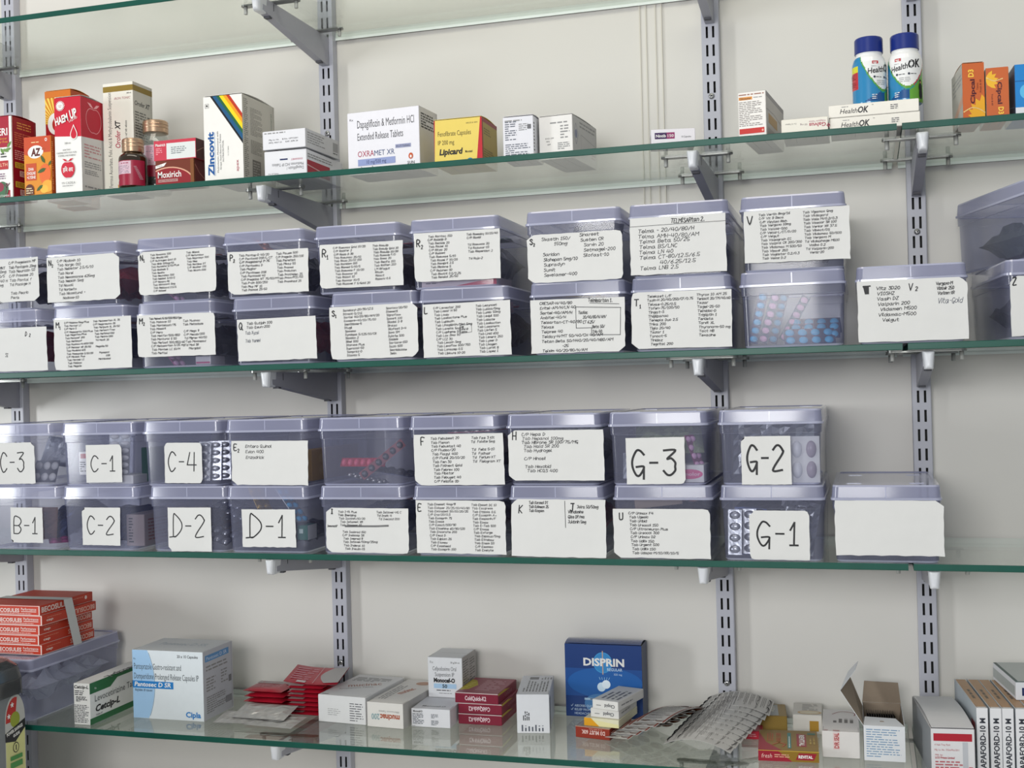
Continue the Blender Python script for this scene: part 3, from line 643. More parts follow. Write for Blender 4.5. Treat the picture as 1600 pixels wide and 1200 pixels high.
              ['Tab Ebast DC 10', 'Tab Esogress', 'Tab Etizola 0.5', 'C/P Ecosprin AV', 'Tab Evaparin/F', 'Tab Elmox', 'Tab E-Tab 500', 'C/P Envas', 'Tab Exforge', 'Tab Espauz/5mg', 'Tab Etrobax', 'Tab Enam 50', 'C/P Esomac', 'Tab Exelyte'], lu=0.016, ru=0.078, msz=0.009, mv=0.014, mu=0.003),
 'K': kj,
 'U': listing('U', ['C/P Urimax F4', 'Tab Ugesic', 'Tab Uribid', 'Tab Ursocol 150', 'C/P Ultraneuron Plus', 'Tab Ursocol 300', 'C/P Urimax D2', 'Tab Udiliv 150', 'Tab Urgent 500', 'Tab Udiliv 150', 'Tab Udapa-M/10/XR/10/5'], [], lu=0.020, pitch=0.0050, msz=0.0085, mv=0.014, mu=0.008),
 'G-1': bigmark('G-1', 0.46, 0.13, 0.30, 0.0022),
 'BK': lambda F, W, H, r: None,
 'Z': listing('Z', ['Tab Zerodol', 'Tab Zita', 'Tab Zolfresh', 'C/P Zevit', 'Tab Zinetac', 'Tab Zocon', 'Tab Zifi'], [], lu=0.016, pitch=0.0056, msz=0.008, mv=0.010, mu=0.003),
}
BOXES = [('D2',-0.4247,0.0262,(-0.0517,0.0780,0.0018,0.0663)),('M1',-0.2771,0.0262,(-0.0572,0.0732,0.0015,0.0756)),('M2',-0.1352,0.0262,(-0.0589,0.0667,0.0156,0.0754)),('Q',0.0179,0.0262,(-0.0525,0.0676,0.0053,0.0635)),
('S1',0.1682,0.0262,(-0.0615,0.0657,0.0033,0.0747)),('L',0.2965,0.0262,(-0.0559,0.0656,0.0018,0.0724)),('TE1',0.4503,0.0262,(-0.0609,0.0624,0.0018,0.0705)),('T1',0.5834,0.0262,(-0.0622,0.0631,0.0030,0.0740)),
('BLU',0.7190,0.0262,None),('V2',0.8565,0.0262,(-0.0612,0.0622,0.0020,0.0750)),
('O',-0.4324,0.1195,(-0.0640,0.0743,0.0117,0.0754)),('N2',-0.2860,0.1195,(-0.0576,0.0647,0.0080,0.0740)),('N1',-0.1347,0.1195,(-0.0567,0.0687,0.0119,0.0735)),('P2',0.0061,0.1195,(-0.0530,0.0705,0.0052,0.0644)),
('R1',0.1461,0.1195,(-0.0530,0.0684,0.0073,0.0668)),('R2',0.2857,0.1195,(-0.0545,0.0647,0.0090,0.0738)),('S2',0.4472,0.1195,(-0.0605,0.0646,0.0004,0.0624)),('TE2',0.5823,0.1195,(-0.0603,0.0595,0.0032,0.0750)),('V',0.7217,0.1195,(-0.0578,0.0669,0.0105,0.0741)),
('C-3',-0.4086,-0.1437,(-0.0522,0.0348,0.0038,0.0646)),('C-1',-0.2673,-0.1437,(-0.0197,0.0404,0.0054,0.0600)),('C-4',-0.1303,-0.1437,(-0.0263,0.0344,0.0042,0.0613)),('E2',0.0026,-0.1437,(-0.0531,0.0647,0.0013,0.0624)),
('BL',0.1439,-0.1437,None),('F',0.2785,-0.1437,(-0.0547,0.0699,0.0009,0.0683)),('H',0.4140,-0.1437,(-0.0593,0.0672,0.0065,0.0715)),('G-3',0.5494,-0.1437,(-0.0404,0.0341,0.0014,0.0600)),('G-2',0.6879,-0.1437,(-0.0351,0.0248,0.0004,0.0599)),
('B-1',-0.3991,-0.2363,(-0.0212,0.0349,0.0094,0.0614)),('C-2',-0.2678,-0.2363,(-0.0284,0.0361,0.0073,0.0619)),('D-2',-0.1219,-0.2363,(-0.0322,0.0375,0.0005,0.0625)),('D-1',0.0020,-0.2363,(-0.0381,0.0444,0.0081,0.0603)),
('I',0.1446,-0.2363,(-0.0530,0.0675,0.0022,0.0627)),('E',0.2813,-0.2363,(-0.0573,0.0673,0.0034,0.0733)),('K',0.4157,-0.2363,(-0.0592,0.0656,0.0012,0.0752)),('U',0.5535,-0.2363,(-0.0625,0.0594,0.0017,0.0635)),
('G-1',0.6882,-0.2363,(-0.0277,0.0441,0.0016,0.0617)),('BK',0.8217,-0.2363,(-0.0591,0.0644,0.0090,0.0745))]
WHAT = {'BLU': 'with no paper label, blue and pink capsule strips showing inside', 'BL': 'with no paper label and a few red strips lying inside', 'BK': 'with a blank white label, at the right end of its row',
        'TE1': 'with a handwritten list titled Telmisartan 1 and a boxed-in note', 'TE2': 'with a handwritten list titled Telmisartan 2', 'O': 'with a list label, on the D2 box at the frame edge',
        'D2': 'with an almost empty label marked D2 at its corner', 'K': 'with a label split by a line into K and J', 'V2': 'with a short list label marked V2', 'E2': 'with a torn label marked E2 and three lines'}
BOX = {}
def storage_box(code, x, y, z, rz=0.0, label=None):
    mk = code
    lb = label or ('clear lilac plastic box ' + WHAT.get(code, ('with a large handwritten %s label' if '-' in mk else 'with a handwritten list label marked %s') % mk))
    t = thing('storage_box', lb, 'plastic box', (x, y, z), rz, 'clear lidded storage boxes')
    for nm, me in (('body', BODY_ME), ('lid', LID_ME)):
        o = bpy.data.objects.new(nm, me); COL.objects.link(o); o.parent = t
    BOX[code] = t
    return t
ZB = {0.0262: ZS[2] + 0.0003, 0.1195: ZS[2] + 0.0003 + BH + 0.0003, -0.1437: ZS[3] + 0.0003 + BH + 0.0003, -0.2363: ZS[3] + 0.0003}
for i, (code, xc, zk, rect) in enumerate(BOXES):
    up = zk in (0.1195, -0.1437)
    t = storage_box(code, xc, -0.2525 + (rnd.uniform(-0.0005, 0.002) if up else 0), ZB[zk], 0)
    if rect: paper(t, code, rect, LABELS[code], 100 + i)
t = storage_box('Z', 1.0220, -0.2500, ZB[0.0262], math.radians(5.4), 'clear lilac plastic box with a label marked Z at the right frame edge')
t.location.x = 0.9600 + 0.0637 * math.cos(math.radians(5.4)); t.location.y = -0.250 + 0.0637 * math.sin(math.radians(5.4))
paper(t, 'Z', (-0.0580, 0.0600, 0.004, 0.0735), LABELS['Z'], 300)
a = math.radians(18)
t = storage_box('ZU', 0, 0, ZB[0.1195], a, 'clear lilac plastic box turned askew on top of the Z box')
t.location.x = 0.9195 + 0.225 * math.sin(a) + 0.0637 * math.cos(a); t.location.y = -0.05 - 0.225 * math.cos(a) + 0.0637 * math.sin(a)
storage_box('LB', -0.4585, -0.2450, ZS[4] + 0.0003, 0, 'clear lilac plastic box of crumpled clear wrap, under the red cartons')

# ------------------------------------------------------------------ what lies inside the boxes
def dome(mb, cx, cy, z, rx, ry, rz_, m, n=12, k=3):
    rings = []
    for j in range(k):
        a = (PI / 2) * j / k
        rings.append([(cx + rx * math.cos(a) * math.cos(2 * PI * i / n), cy + ry * math.cos(a) * math.sin(2 * PI * i / n), z + rz_ * math.sin(a)) for i in range(n)])
    vs_ = [p for r in rings for p in r] + [(cx, cy, z + rz_)]
    fs = []
    for j in range(k - 1):
        for i in range(n): fs.append((j * n + i, j * n + (i + 1) % n, (j + 1) * n + (i + 1) % n, (j + 1) * n + i))
    for i in range(n): fs.append(((k - 1) * n + i, (k - 1) * n + (i + 1) % n, k * n))
    mb.add(vs_, fs, m, True)
def strip_into(mb, wd, ln, nx, ny, foil, pill, fill=0.36, bend=0.0, hgt=0.0035):
    """blister strip: foil sheet in local xy (centred), pockets on +z, slightly bent along y"""
    n = 8
    def bz(y): return bend * (1 - (2 * y / ln) ** 2)
    vs_ = []
    for j in range(n + 1):
        y = -ln / 2 + ln * j / n
        for x in (-wd / 2, wd / 2): vs_.append((x, y, bz(y)))
    N = len(vs_); vs_ += [(x, y, z - 0.0005) for x, y, z in vs_]
    fs = []
    for j in range(n):
        q = (2 * j, 2 * j + 1, 2 * j + 3, 2 * j + 2); fs += [q, tuple(N + k for k in reversed(q)), (2 * j, 2 * j + 2, N + 2 * j + 2, N + 2 * j), (2 * j + 1, N + 2 * j + 1, N + 2 * j + 3, 2 * j + 3)]
    fs += [(0, N, N + 1, 1), (2 * n, 2 * n + 1, N + 2 * n + 1, N + 2 * n)]
    mb.add(vs_, fs, foil)
    for i in range(nx):
        for j in range(ny):
            x = -wd / 2 + wd * (i + 0.5) / nx; y = -ln / 2 + ln * (j + 0.5) / ny
            dome(mb, x, y, bz(y), wd / nx * fill * 1.15, ln / ny * fill, hgt, pill)
MINI = {}
def strip(code, col, pill, wd, ln, nx, ny, pos, rot, label, bend=0.0, name='blister_strip', cat='blister pack', group=None):
    key = (col.name, pill.name, wd, ln, nx, ny, bend)
    if key not in MINI:
        mb = MB(); strip_into(mb, wd, ln, nx, ny, col, pill, bend=bend); MINI[key] = mb.mesh(name)
    o = bpy.data.objects.new(name, MINI[key]); COL.objects.link(o)
    place(o, code, pos, rot)
    return tag(o, label, cat, group)
def place(o, code, pos, rot):
    base = BOX[code] if code else None
    R = Euler([math.radians(q) for q in rot], 'XYZ')
    if base is not None:
        B = Matrix.Translation(base.location) @ base.rotation_euler.to_matrix().to_4x4()
        M = B @ Matrix.Translation(pos) @ R.to_matrix().to_4x4()
        o.location = M.to_translation(); o.rotation_euler = M.to_euler()
    else:
        o.location = pos; o.rotation_euler = R
    if base is not None and code != 'OC' and o.type == 'MESH':     # settle it inside the walls, on the floor, under the lid
        loc = (B.inverted() @ M); pts = [loc @ v.co for v in o.data.vertices]
        sh = Vector((0, 0, 0))
        for ax, (lo, hi) in enumerate(((-0.0565, 0.0565), (0.0070, 0.2170), (0.0012, 0.0900))):
            a, c = min(p[ax] for p in pts), max(p[ax] for p in pts)
            if c - a > hi - lo: sh[ax] = (lo + hi) / 2 - (a + c) / 2
            elif a < lo: sh[ax] = lo - a
            elif c > hi: sh[ax] = hi - c
        M = B @ Matrix.Translation(sh) @ loc
        o.location = M.to_translation(); o.rotation_euler = M.to_euler()
def crumple(code, m, sx, sy, sz, pos, rot, label, seed=1, name='crumpled_pouch', cat='pouch', k=0.28):
    mb = MB(); r = random.Random(seed); nx, ny = 14, 10; vs_ = []
    for s in (1, -1):
        for j in range(ny + 1):
            for i in range(nx + 1):
                a, c = i / nx, j / ny
                e = min(1.0, 6 * min(a, 1 - a, c, 1 - c))
                z = s * sz / 2 * e * (1 - r.uniform(0, k) * 2)
                vs_.append((sx * 0.96 * (a - .5) + r.uniform(-1, 1) * sx * 0.02 * e, sy * 0.96 * (c - .5) + r.uniform(-1, 1) * sy * 0.02 * e, z))
    N = (nx + 1) * (ny + 1); fs = []
    for j in range(ny):
        for i in range(nx):
            q = (j * (nx + 1) + i, j * (nx + 1) + i + 1, (j + 1) * (nx + 1) + i + 1, (j + 1) * (nx + 1) + i)
            fs.append(q); fs.append(tuple(N + x for x in reversed(q)))
    mb.add(vs_, fs, m)
    o = mb.build(name); place(o, code, pos, rot)
    return tag(o, label, cat)
def small_carton(code, cols, sx, sy, sz, pos, rot, label, deco=None, name='medicine_carton'):
    mb = MB(); mb.box(0, sx, 0, sy, 0, sz, cols, 0.0006)
    mb.add([(0.001, 0.0006, sz + 0.0002), (sx - 0.001, 0.0006, sz + 0.0002), (sx - 0.001, 0.0012, sz + 0.0002), (0.001, 0.0012, sz + 0.0002)], [(0, 1, 2, 3)], M_BLACK)
    F = Face(mb, (0, 0, 0), (1, 0, 0), (0, 0, 1), (0, -1, 0)); Rr = Face(mb, (sx, 0, 0), (0, 1, 0), (0, 0, 1), (1, 0, 0)); T = Face(mb, (0, 0, sz), (1, 0, 0), (0, 1, 0), (0, 0, 1))
    if deco: deco(F, Rr, T)
    o = mb.build(name); place(o, code, pos, rot)
    return tag(o, label, 'carton')

BLUE = mat('capsule_blue', '#2f9fd0', 0.2, noise=0.05, coat=0.3); PINK = mat('capsule_pink', '#e0a9cf', 0.25, noise=0.05)
NAVYF = mat('foil_navy', '#2b3a63', 0.35, metal=0.4, noise=0.1, scale=90); REDF = mat('foil_red', '#b02338', 0.35, metal=0.3, noise=0.1, scale=90)
WHITEP = mat('tablet_white', '#dcdcdc', 0.35, noise=0.03); COPPER = mat('foil_copper', '#b98272', 0.3, metal=0.7, noise=0.15, scale=100, bump=0.3)
BROWNF = mat('foil_brown', '#5b4536', 0.4, metal=0.4, noise=0.15, scale=100); GREENF = mat('foil_green', '#1d5a44', 0.4, metal=0.3, noise=0.1)
GOLDF = mat('foil_gold', '#a98a3e', 0.35, metal=0.6, noise=0.12, scale=100); MAGF = mat('foil_magenta', '#a13573', 0.35, metal=0.3, noise=0.1); GREYCAP = mat('capsule_grey', '#a59aa2', 0.25, noise=0.04)
DKBAG = mat('dark_pouch_film', '#34353a', 0.25, noise=0.2, scale=60, spec=0.6); WFILM = mat('white_wrap', '#d3d7de', 0.2, noise=0.15, scale=120, spec=0.6)
WP = C('#dddcd8')

G = 'blue capsule strips in the unlabelled box'
for k, (px, lean, col, pl) in enumerate(((-0.042, 14, NAVYF, BLUE), (-0.030, 18, NAVYF, PINK), (-0.020, 16, NAVYF, BLUE), (-0.001, 30, NAVYF, PINK))):
    strip('BLU', col, pl, 0.0115, 0.064, 1, 6, (px, 0.014 + 0.016 * k, 0.037), (86, lean, 14), ('blue' if pl is BLUE else 'pink') + ' capsule strip leaning upright in the unlabelled box, number %d from the left' % (k + 1), group=G)
for k, (px, py, pz, a) in enumerate(((0.018, 0.030, 0.007, 8), (0.024, 0.045, 0.014, -4), (0.030, 0.060, 0.021, 5))):
    strip('BLU', NAVYF, BLUE, 0.026, 0.062, 2, 4, (px, py, pz + 0.006), (0, -48, 92 + a), ['lowest blue capsule strip lying flat', 'middle blue capsule strip lying flat', 'topmost blue capsule strip lying flat'][k] + ' in the unlabelled box', group=G)
strip('BL', REDF, mat('pill_rose', '#d8566f', 0.3, noise=.04), 0.013, 0.070, 1, 7, (-0.008, 0.030, 0.030), (0, -62, 84), 'red beaded strip lying nearly level in the unlabelled box above the I box')
strip('BL', mat('foil_dark_red', '#7a2b30', 0.4, noise=.1), M_FOILD, 0.012, 0.075, 1, 6, (0.024, 0.022, 0.034), (86, 52, 6), 'dark red strip leaning diagonally in the unlabelled box above the I box')
strip('BL', NAVYF, M_FOILD, 0.05, 0.08, 3, 5, (0.010, 0.10, 0.012), (8, 0, 80), 'dark navy strip lying on the floor of the box above the I box')
strip('BL', M_FOILD, M_FOIL, 0.026, 0.056, 2, 6, (-0.002, 0.03, 0.006), (12, 0, 86), 'grey strip with small silver pockets in the box above the I box')
strip('C-1', M_FOIL, WHITEP, 0.034, 0.062, 2, 6, (0.024, 0.020, 0.045), (84, 0, 3), 'white round-tablet strip standing behind the C-1 label')
small_carton('C-1', WP, 0.018, 0.030, 0.034, (-0.042, 0.016, 0.0155), (0, 0, 0), 'little white carton with red corner print behind the C-1 label', lambda F, R, T: (F.rect(0.003, 0.024, 0.012, 0.031, C('#a8323a')), F.micro(0.002, 0.004, 0.012, 0.02, 5, M_INK)))
small_carton('C-1', WP, 0.075, 0.05, 0.0125, (-0.022, 0.010, 0.0025), (0, 0, 0), 'flat white carton on the floor of the C-1 box')
small_carton('C-1', C('#174f3c'), 0.012, 0.07, 0.05, (0.044, 0.045, 0.003), (0, 0, 0), 'dark green carton at the right wall of the C-1 box')
strip('C-3', M_FOIL, WHITEP, 0.044, 0.034, 3, 2, (0.030, 0.030, 0.020), (70, 0, -4), 'silver blister pack with small print beside the C-3 label')
crumple('C-3', WFILM, 0.05, 0.05, 0.02, (0.026, 0.07, 0.047), (60, 10, 20), 'crumpled clear wrap in the upper part of the C-3 box', 31)
for k in range(3):
    strip('C-4', M_FOIL, M_FOIL, 0.018, 0.056, 1, 5, (0.028 + 0.010 * k, 0.018 + 0.012 * k, 0.034), (80, 0, 12 + 6 * k), ['first silver capsule strip right of the C-4 label', 'second silver capsule strip right of the C-4 label', 'third silver capsule strip near the right wall of the C-4 box'][k], group='silver strips in the C-4 box')
small_carton('C-4', C('#2b5466'), 0.034, 0.05, 0.05, (-0.055, 0.05, 0.003), (0, 0, 0), 'dull teal carton at the left of the C-4 box')
small_carton('E2', C('#d2a552'), 0.014, 0.16, 0.044, (0.043, 0.03, 0.004), (0, 0, 0), 'mustard carton seen through the right side of the E2 box', lambda F, R, T: [R.ell(0.03 + 0.022 * (q % 4), 0.014 + 0.017 * (q // 4), 0.007, 0.006, C('#ddb565')) for q in range(8)])
crumple('E2', DKBAG, 0.10, 0.12, 0.02, (-0.01, 0.09, 0.014), (0, 0, 0), 'dark pouch on the floor of the E2 box', 33)
small_carton('G-3', WP, 0.040, 0.05, 0.022, (0.016, 0.012, 0.0025), (0, 0, 0), 'small cream carton with a pink oval beside the G-3 label', lambda F, R, T: (F.ell(0.022, 0.0105, 0.0165, 0.0062, C('#d24f86')), F.text('famolor', 0.022, 0.0085, 0.0045, C('#f4dfe8'), w=0.026, align='C')))
strip('G-3', MAGF, PINK, 0.024, 0.045, 2, 4, (0.042, 0.035, 0.040), (70, 0, 70), 'magenta blister strip above the cream carton in the G-3 box')
crumple('G-3', mat('pouch_olive', '#8f9a78', 0.25, noise=.15, scale=60), 0.09, 0.10, 0.03, (0.004, 0.07, 0.055), (20, 0, 10), 'olive green pouch under the lid of the G-3 box', 35)
crumple('G-3', WFILM, 0.045, 0.05, 0.03, (-0.035, 0.05, 0.02), (40, 0, 10), 'crumpled clear wrap at the left of the G-3 box', 36)
t = thing('blister_strip', 'white blister pack of two grey and two white capsules beside the G-2 label', 'blister pack')
mb = MB(); mb.box(-0.0185, 0.0185, -0.0285, 0.0285, -0.0006, 0, WP, 0.0003); mb.build('foil_sheet', t)
for i in (0, 1):
    for j in (0, 1):
        mb = MB(); dome(mb, -0.0085 + 0.0170 * i, -0.0125 + 0.0250 * j, 0.0, 0.0062, 0.0105, 0.0045, GREYCAP if i else WHITEP, 16, 4); mb.build('capsule', t)
place(t, 'G-2', (0.0400, 0.0105, 0.0305), (90, 0, 0))
crumple('G-2', M_FOIL, 0.105, 0.075, 0.035, (0.0, 0.06, 0.045), (75, 0, 0), 'crinkled silver foil pouch filling the G-2 box', 37, k=0.5)
crumple('G-1', M_FOIL, 0.05, 0.07, 0.03, (0.035, 0.05, 0.036), (70, 10, 0), 'crinkled silver foil at the right of the G-1 box', 38, k=0.5)
crumple('G-1', M_FOILD, 0.105, 0.10, 0.02, (0.0, 0.10, 0.072 - 0.012), (0, 0, 0), 'grey foil sheet under the lid of the G-1 box', 39)
for k in range(2):
    strip('G-1', M_FOIL, M_FOIL, 0.017, 0.056, 1, 4, (-0.047 + 0.017 * k, 0.018 + 0.01 * k, 0.033), (84, 0, -6), ['bright silver strip at the left edge of the G-1 box', 'second silver strip left of the G-1 label'][k], group='silver strips in the G-1 box')
strip('G-1', NAVYF, M_FOILD, 0.04, 0.06, 2, 4, (-0.03, 0.05, 0.03), (84, 0, 5), 'navy strip behind the silver strips of the G-1 box')
small_carton('D-1', C('#156a56'), 0.016, 0.03, 0.020, (0.040, 0.014, 0.017), (0, 0, 0), 'green carton with a white square beside the D-1 label', lambda F, R, T: (F.rect(0.003, 0.009, 0.009, 0.015, C('#cfe3da')), R.rect(0.0, 0.0, 0.028, 0.020, WP)))
strip('D-1', GOLDF, GOLDF, 0.03, 0.05, 2, 4, (-0.018, 0.022, 0.068), (62, 0, 80), 'gold strip under the lid of the D-1 box')
strip('D-1', M_FOIL, BLUE, 0.03, 0.06, 2, 5, (0.028, 0.025, 0.064), (50, 5, 85), 'silver-blue strip under the lid of the D-1 box')
crumple('D-1', DKBAG, 0.09, 0.12, 0.03, (0.005, 0.09, 0.02), (0, 0, 10), 'dark pouch on the floor of the D-1 box', 41)
small_carton('C-2', C('#b9aaa8'), 0.030, 0.12, 0.046, (0.028, 0.030, 0.003), (0, 0, 0), 'greyish white carton with red lines at the right of the C-2 box', lambda F, R, T: (R.micro(0.01, 0.006, 0.10, 0.04, 7, C('#9c5a5a')), F.micro(0.004, 0.004, 0.012, 0.042, 9, M_INK)))
crumple('C-2', NAVYF, 0.08, 0.12, 0.03, (-0.02, 0.09, 0.03), (20, 0, 0), 'navy pouch at the left of the C-2 box', 42)
crumple('B-1', mat('brown_wrap', '#7d5c4c', 0.6, noise=.15, scale=50), 0.055, 0.05, 0.03, (0.005, 0.04, 0.034), (84, 0, 0), 'brown paper-wrapped bundle behind the B-1 label', 43)
crumple('B-1', NAVYF, 0.05, 0.10, 0.04, (0.034, 0.09, 0.04), (30, 30, 0), 'shiny navy pouch at the right of the B-1 box', 44)
strip('B-1', MAGF, MAGF, 0.03, 0.06, 2, 4, (0.040, 0.05, 0.012), (10, 0, 40), 'pink strip on the floor of the B-1 box')
for k in range(3):
    strip('D-2', (M_FOILD, BROWNF, NAVYF)[k], (M_FOIL, M_FOILD, M_FOIL)[k], 0.036, 0.075, 2, 5, (0.030, 0.045 + .03 * k, 0.022 + 0.014 * k), (14, -22, 75 - 6 * k), ['grey', 'brown', 'navy'][k] + ' strip in the pile right of the D-2 label')
crumple('D-2', DKBAG, 0.07, 0.12, 0.04, (-0.025, 0.10, 0.035), (0, 0, 0), 'dark pouch at the left of the D-2 box', 45)
strip('P2', COPPER, COPPER, 0.03, 0.05, 2, 3, (-0.004, 0.030, 0.068), (40, 8, 80), 'copper strip heaped under the lid of the P2 box')
crumple('P2', DKBAG, 0.10, 0.14, 0.05, (0.0, 0.10, 0.042), (0, 0, 0), 'dark pouch filling the P2 box', 46)
crumple('S2', DKBAG, 0.07, 0.06, 0.03, (0.022, 0.045, 0.062 - .006), (50, 0, 0), 'black pouch showing above the S2 label', 47)
small_carton('R2', C('#d9c9cb'), 0.105, 0.07, 0.010, (-0.050, 0.012, 0.0025), (0, 0, 0), 'flat carton with a red wedge under the R2 label', lambda F, R, T: (F.poly([(0.045, 0.0), (0.105, 0.0), (0.105, 0.0095)], C('#c8304e')), F.micro(0.006, 0.004, 0.025, 0.0065, 1, M_INK)))
strip('M2', MAGF, PINK, 0.03, 0.06, 2, 5, (-0.022, 0.020, 0.010), (50, 0, 88), 'pink strip under the M2 label')
small_carton('M2', C('#c9c5c6'), 0.024, 0.04, 0.012, (0.026, 0.012, 0.003), (0, 0, 0), 'white carton end with a magenta line under the M2 label', lambda F, R, T: F.rect(0.001, 0.0015, 0.023, 0.004, C('#b43a6c')))
strip('N1', MAGF, PINK, 0.026, 0.05, 2, 4, (-0.018, 0.018, 0.0085), (40, 0, 88), 'pink strip under the N1 label')
small_carton('L', C('#d8b9bb'), 0.034, 0.05, 0.014, (0.018, 0.012, 0.060), (0, 0, 0), 'pink and white carton pressed under the lid of the L box', lambda F, R, T: F.micro(0.003, 0.003, 0.03, 0.012, 3, C('#b06a70')))
strip('TE1', GOLDF, GOLDF, 0.04, 0.08, 2, 5, (-0.01, 0.05, 0.076), (4, 0, 86), 'yellowish strip under the lid of the Telmisartan 1 box')
small_carton('U', C('#8a7a6a'), 0.06, 0.06, 0.012, (-0.036, 0.012, 0.0615), (0, -6, 8), 'brown carton lying on top of the pile in the U box')
crumple('BK', M_FOILD, 0.10, 0.10, 0.014, (0.0, 0.07, 0.012), (0, 0, 0), 'grey foil pouch on the floor of the blank-labelled box', 48)
crumple('ZU', mat('pouch_green_grey', '#4a5652', 0.4, noise=.15, scale=40), 0.10, 0.16, 0.05, (0.0, 0.11, 0.032), (0, 0, 0), 'dark green-grey pouch inside the askew box at the right edge', 49)
crumple('Z', DKBAG, 0.10, 0.16, 0.05, (0.0, 0.11, 0.036), (0, 0, 0), 'dark pouch inside the box marked Z', 50)
crumple('LB', WFILM, 0.10, 0.19, 0.055, (0.012, 0.11, 0.045), (0, 0, 0), 'crumpled clear bubble wrap inside the long box on the bottom shelf', 51, name='bubble_wrap', cat='wrap', k=0.45)
KINDS = [(DKBAG, 'black'), (NAVYF, 'navy'), (M_FOILD, 'grey foil'), (BROWNF, 'brown'), (GREENF, 'dark green'), (REDF, 'dark red')]
for i, code in enumerate(('M1', 'M2', 'Q', 'S1', 'L', 'TE1', 'T1', 'O', 'N2', 'N1', 'R1', 'R2', 'TE2', 'V', 'D2', 'V2', 'F', 'H', 'I', 'E', 'K', 'U')):
    m_, cn = KINDS[(i * 5 + 1) % 6]
    nm = {'TE1': 'Telmisartan 1', 'TE2': 'Telmisartan 2', 'K': 'K and J'}.get(code, code)
    if i % 2: m_, cn = DKBAG, 'black'
    crumple(code, m_, 0.095, 0.17, 0.05, (0.006, 0.105, 0.040), (0, 0, rnd.uniform(-4, 4)), '%s pouch seen through the side of the %s box' % (cn, nm), 60 + i)
    m2, cn2 = KINDS[(i * 5 + 3) % 6]
    strip(code, m2, M_FOIL if i % 3 else COPPER, 0.045, 0.07, 3, 4, (0.016, 0.07 + rnd.uniform(-.02, .04), 0.0700), (rnd.uniform(-3, 3), rnd.uniform(-3, 3), rnd.uniform(60, 120)), '%s strip lying on the pouch in the %s box' % (cn2, nm))

# ------------------------------------------------------------------ printed medicine cartons
def carton(label, x, y, z, w, d, h, rz, base, deco=None, lip=0.0, name='medicine_carton', group=None, tuck=True):
    """one folded carton: chamfered body, tuck flap with slit and thumb notch on top, glued seams; print as colour panels and type"""
    mb = MB(); m = C(base) if isinstance(base, str) else base
    mb.box(0, w, 0, d, 0, h, m, min(0.0007, w * 0.03, h * 0.04))
    F = Face(mb, (0, 0, 0), (1, 0, 0), (0, 0, 1), (0, -1, 0), size=(w, h))
    R = Face(mb, (w, 0, 0), (0, 1, 0), (0, 0, 1), (1, 0, 0), size=(d, h))
    L = Face(mb, (0, d, 0), (0, -1, 0), (0, 0, 1), (-1, 0, 0), size=(d, h))
    T = Face(mb, (0, 0, h), (1, 0, 0), (0, 1, 0), (0, 0, 1), size=(w, d))
    B = Face(mb, (0, d, 0), (1, 0, 0), (0, -1, 0), (0, 0, -1))
    if deco: deco(F, R, L, T)
    seam = C('#6d6a66')
    if tuck:
        T.rect(0.0012, 0.0006, w - 0.0012, 0.0010, seam)
        for q in (0.0012, w - 0.0016): T.rect(q, 0.0006, q + 0.0004, min(d * 0.35, 0.02), seam)
        B.rect(0.0012, d - 0.0010, w - 0.0012, d - 0.0006, seam)
        B.rect(w * 0.28, d * 0.3, w * 0.28 + 0.0004, d - 0.001, seam); B.rect(w * 0.72, d * 0.3, w * 0.72 + 0.0004, d - 0.001, seam)
    R.rect(d - 0.0042, 0.0006, d - 0.0038, h - 0.0006, seam)
    if lip:                                  # top flap sprung open a little: wedge rising from the front edge, bowed
        n = 8; vs_ = []
        for i in range(n + 1):
            yy = d * i / n; zz = h + 0.0004 + lip * math.sin(PI * min(1, i / n * 0.9 + 0.1)) * 0.9
            vs_ += [(0.0008, yy, zz), (w - 0.0008, yy, zz)]
        N = len(vs_); vs_ += [(a, b_, c - 0.0004) for a, b_, c in vs_]
        fs = []
        for i in range(n):
            q = (2 * i, 2 * i + 1, 2 * i + 3, 2 * i + 2); fs += [q, tuple(N + k for k in reversed(q)), (2 * i, 2 * i + 2, N + 2 * i + 2, N + 2 * i), (2 * i + 1, N + 2 * i + 1, N + 2 * i + 3, 2 * i + 3)]
        fs += [(0, N, N + 1, 1), (2 * n, 2 * n + 1, N + 2 * n + 1, N + 2 * n)]
        mb.add(vs_, fs, m)
    o = mb.build(name); o.location = (x, y, z); o.rotation_euler = (0, 0, math.radians(rz))
    return tag(o, label, 'carton', group)
K_, W_, GR_ = C('#262628'), C('#e9e8e4'), C('#8d8d8d')
NAVY = C('#1d2a5a')
def apple(F, a, b_, s, m, line=None):
    pts = []
    for i in range(36):
        t = 2 * PI * i / 36
        r = 1 - 0.16 * math.exp(-((abs((t - PI / 2)) % (2 * PI)) / 0.35) ** 2) - 0.10 * math.exp(-(((t - 3 * PI / 2)) / 0.25) ** 2)
        pts.append((a + s * 0.92 * r * math.cos(t) * (1 + 0.08 * math.sin(t)), b_ + s * r * math.sin(t)))
    if line: F.stroke(pts + [pts[0]], line, m)
    else: F.poly(pts, m)
    for sg in (-1, 1):
        F.poly([(a, b_ + s * 0.92), (a + sg * s * 0.35, b_ + s * 1.25), (a + sg * s * 0.75, b_ + s * 1.30), (a + sg * s * 0.40, b_ + s * 1.02)], m)
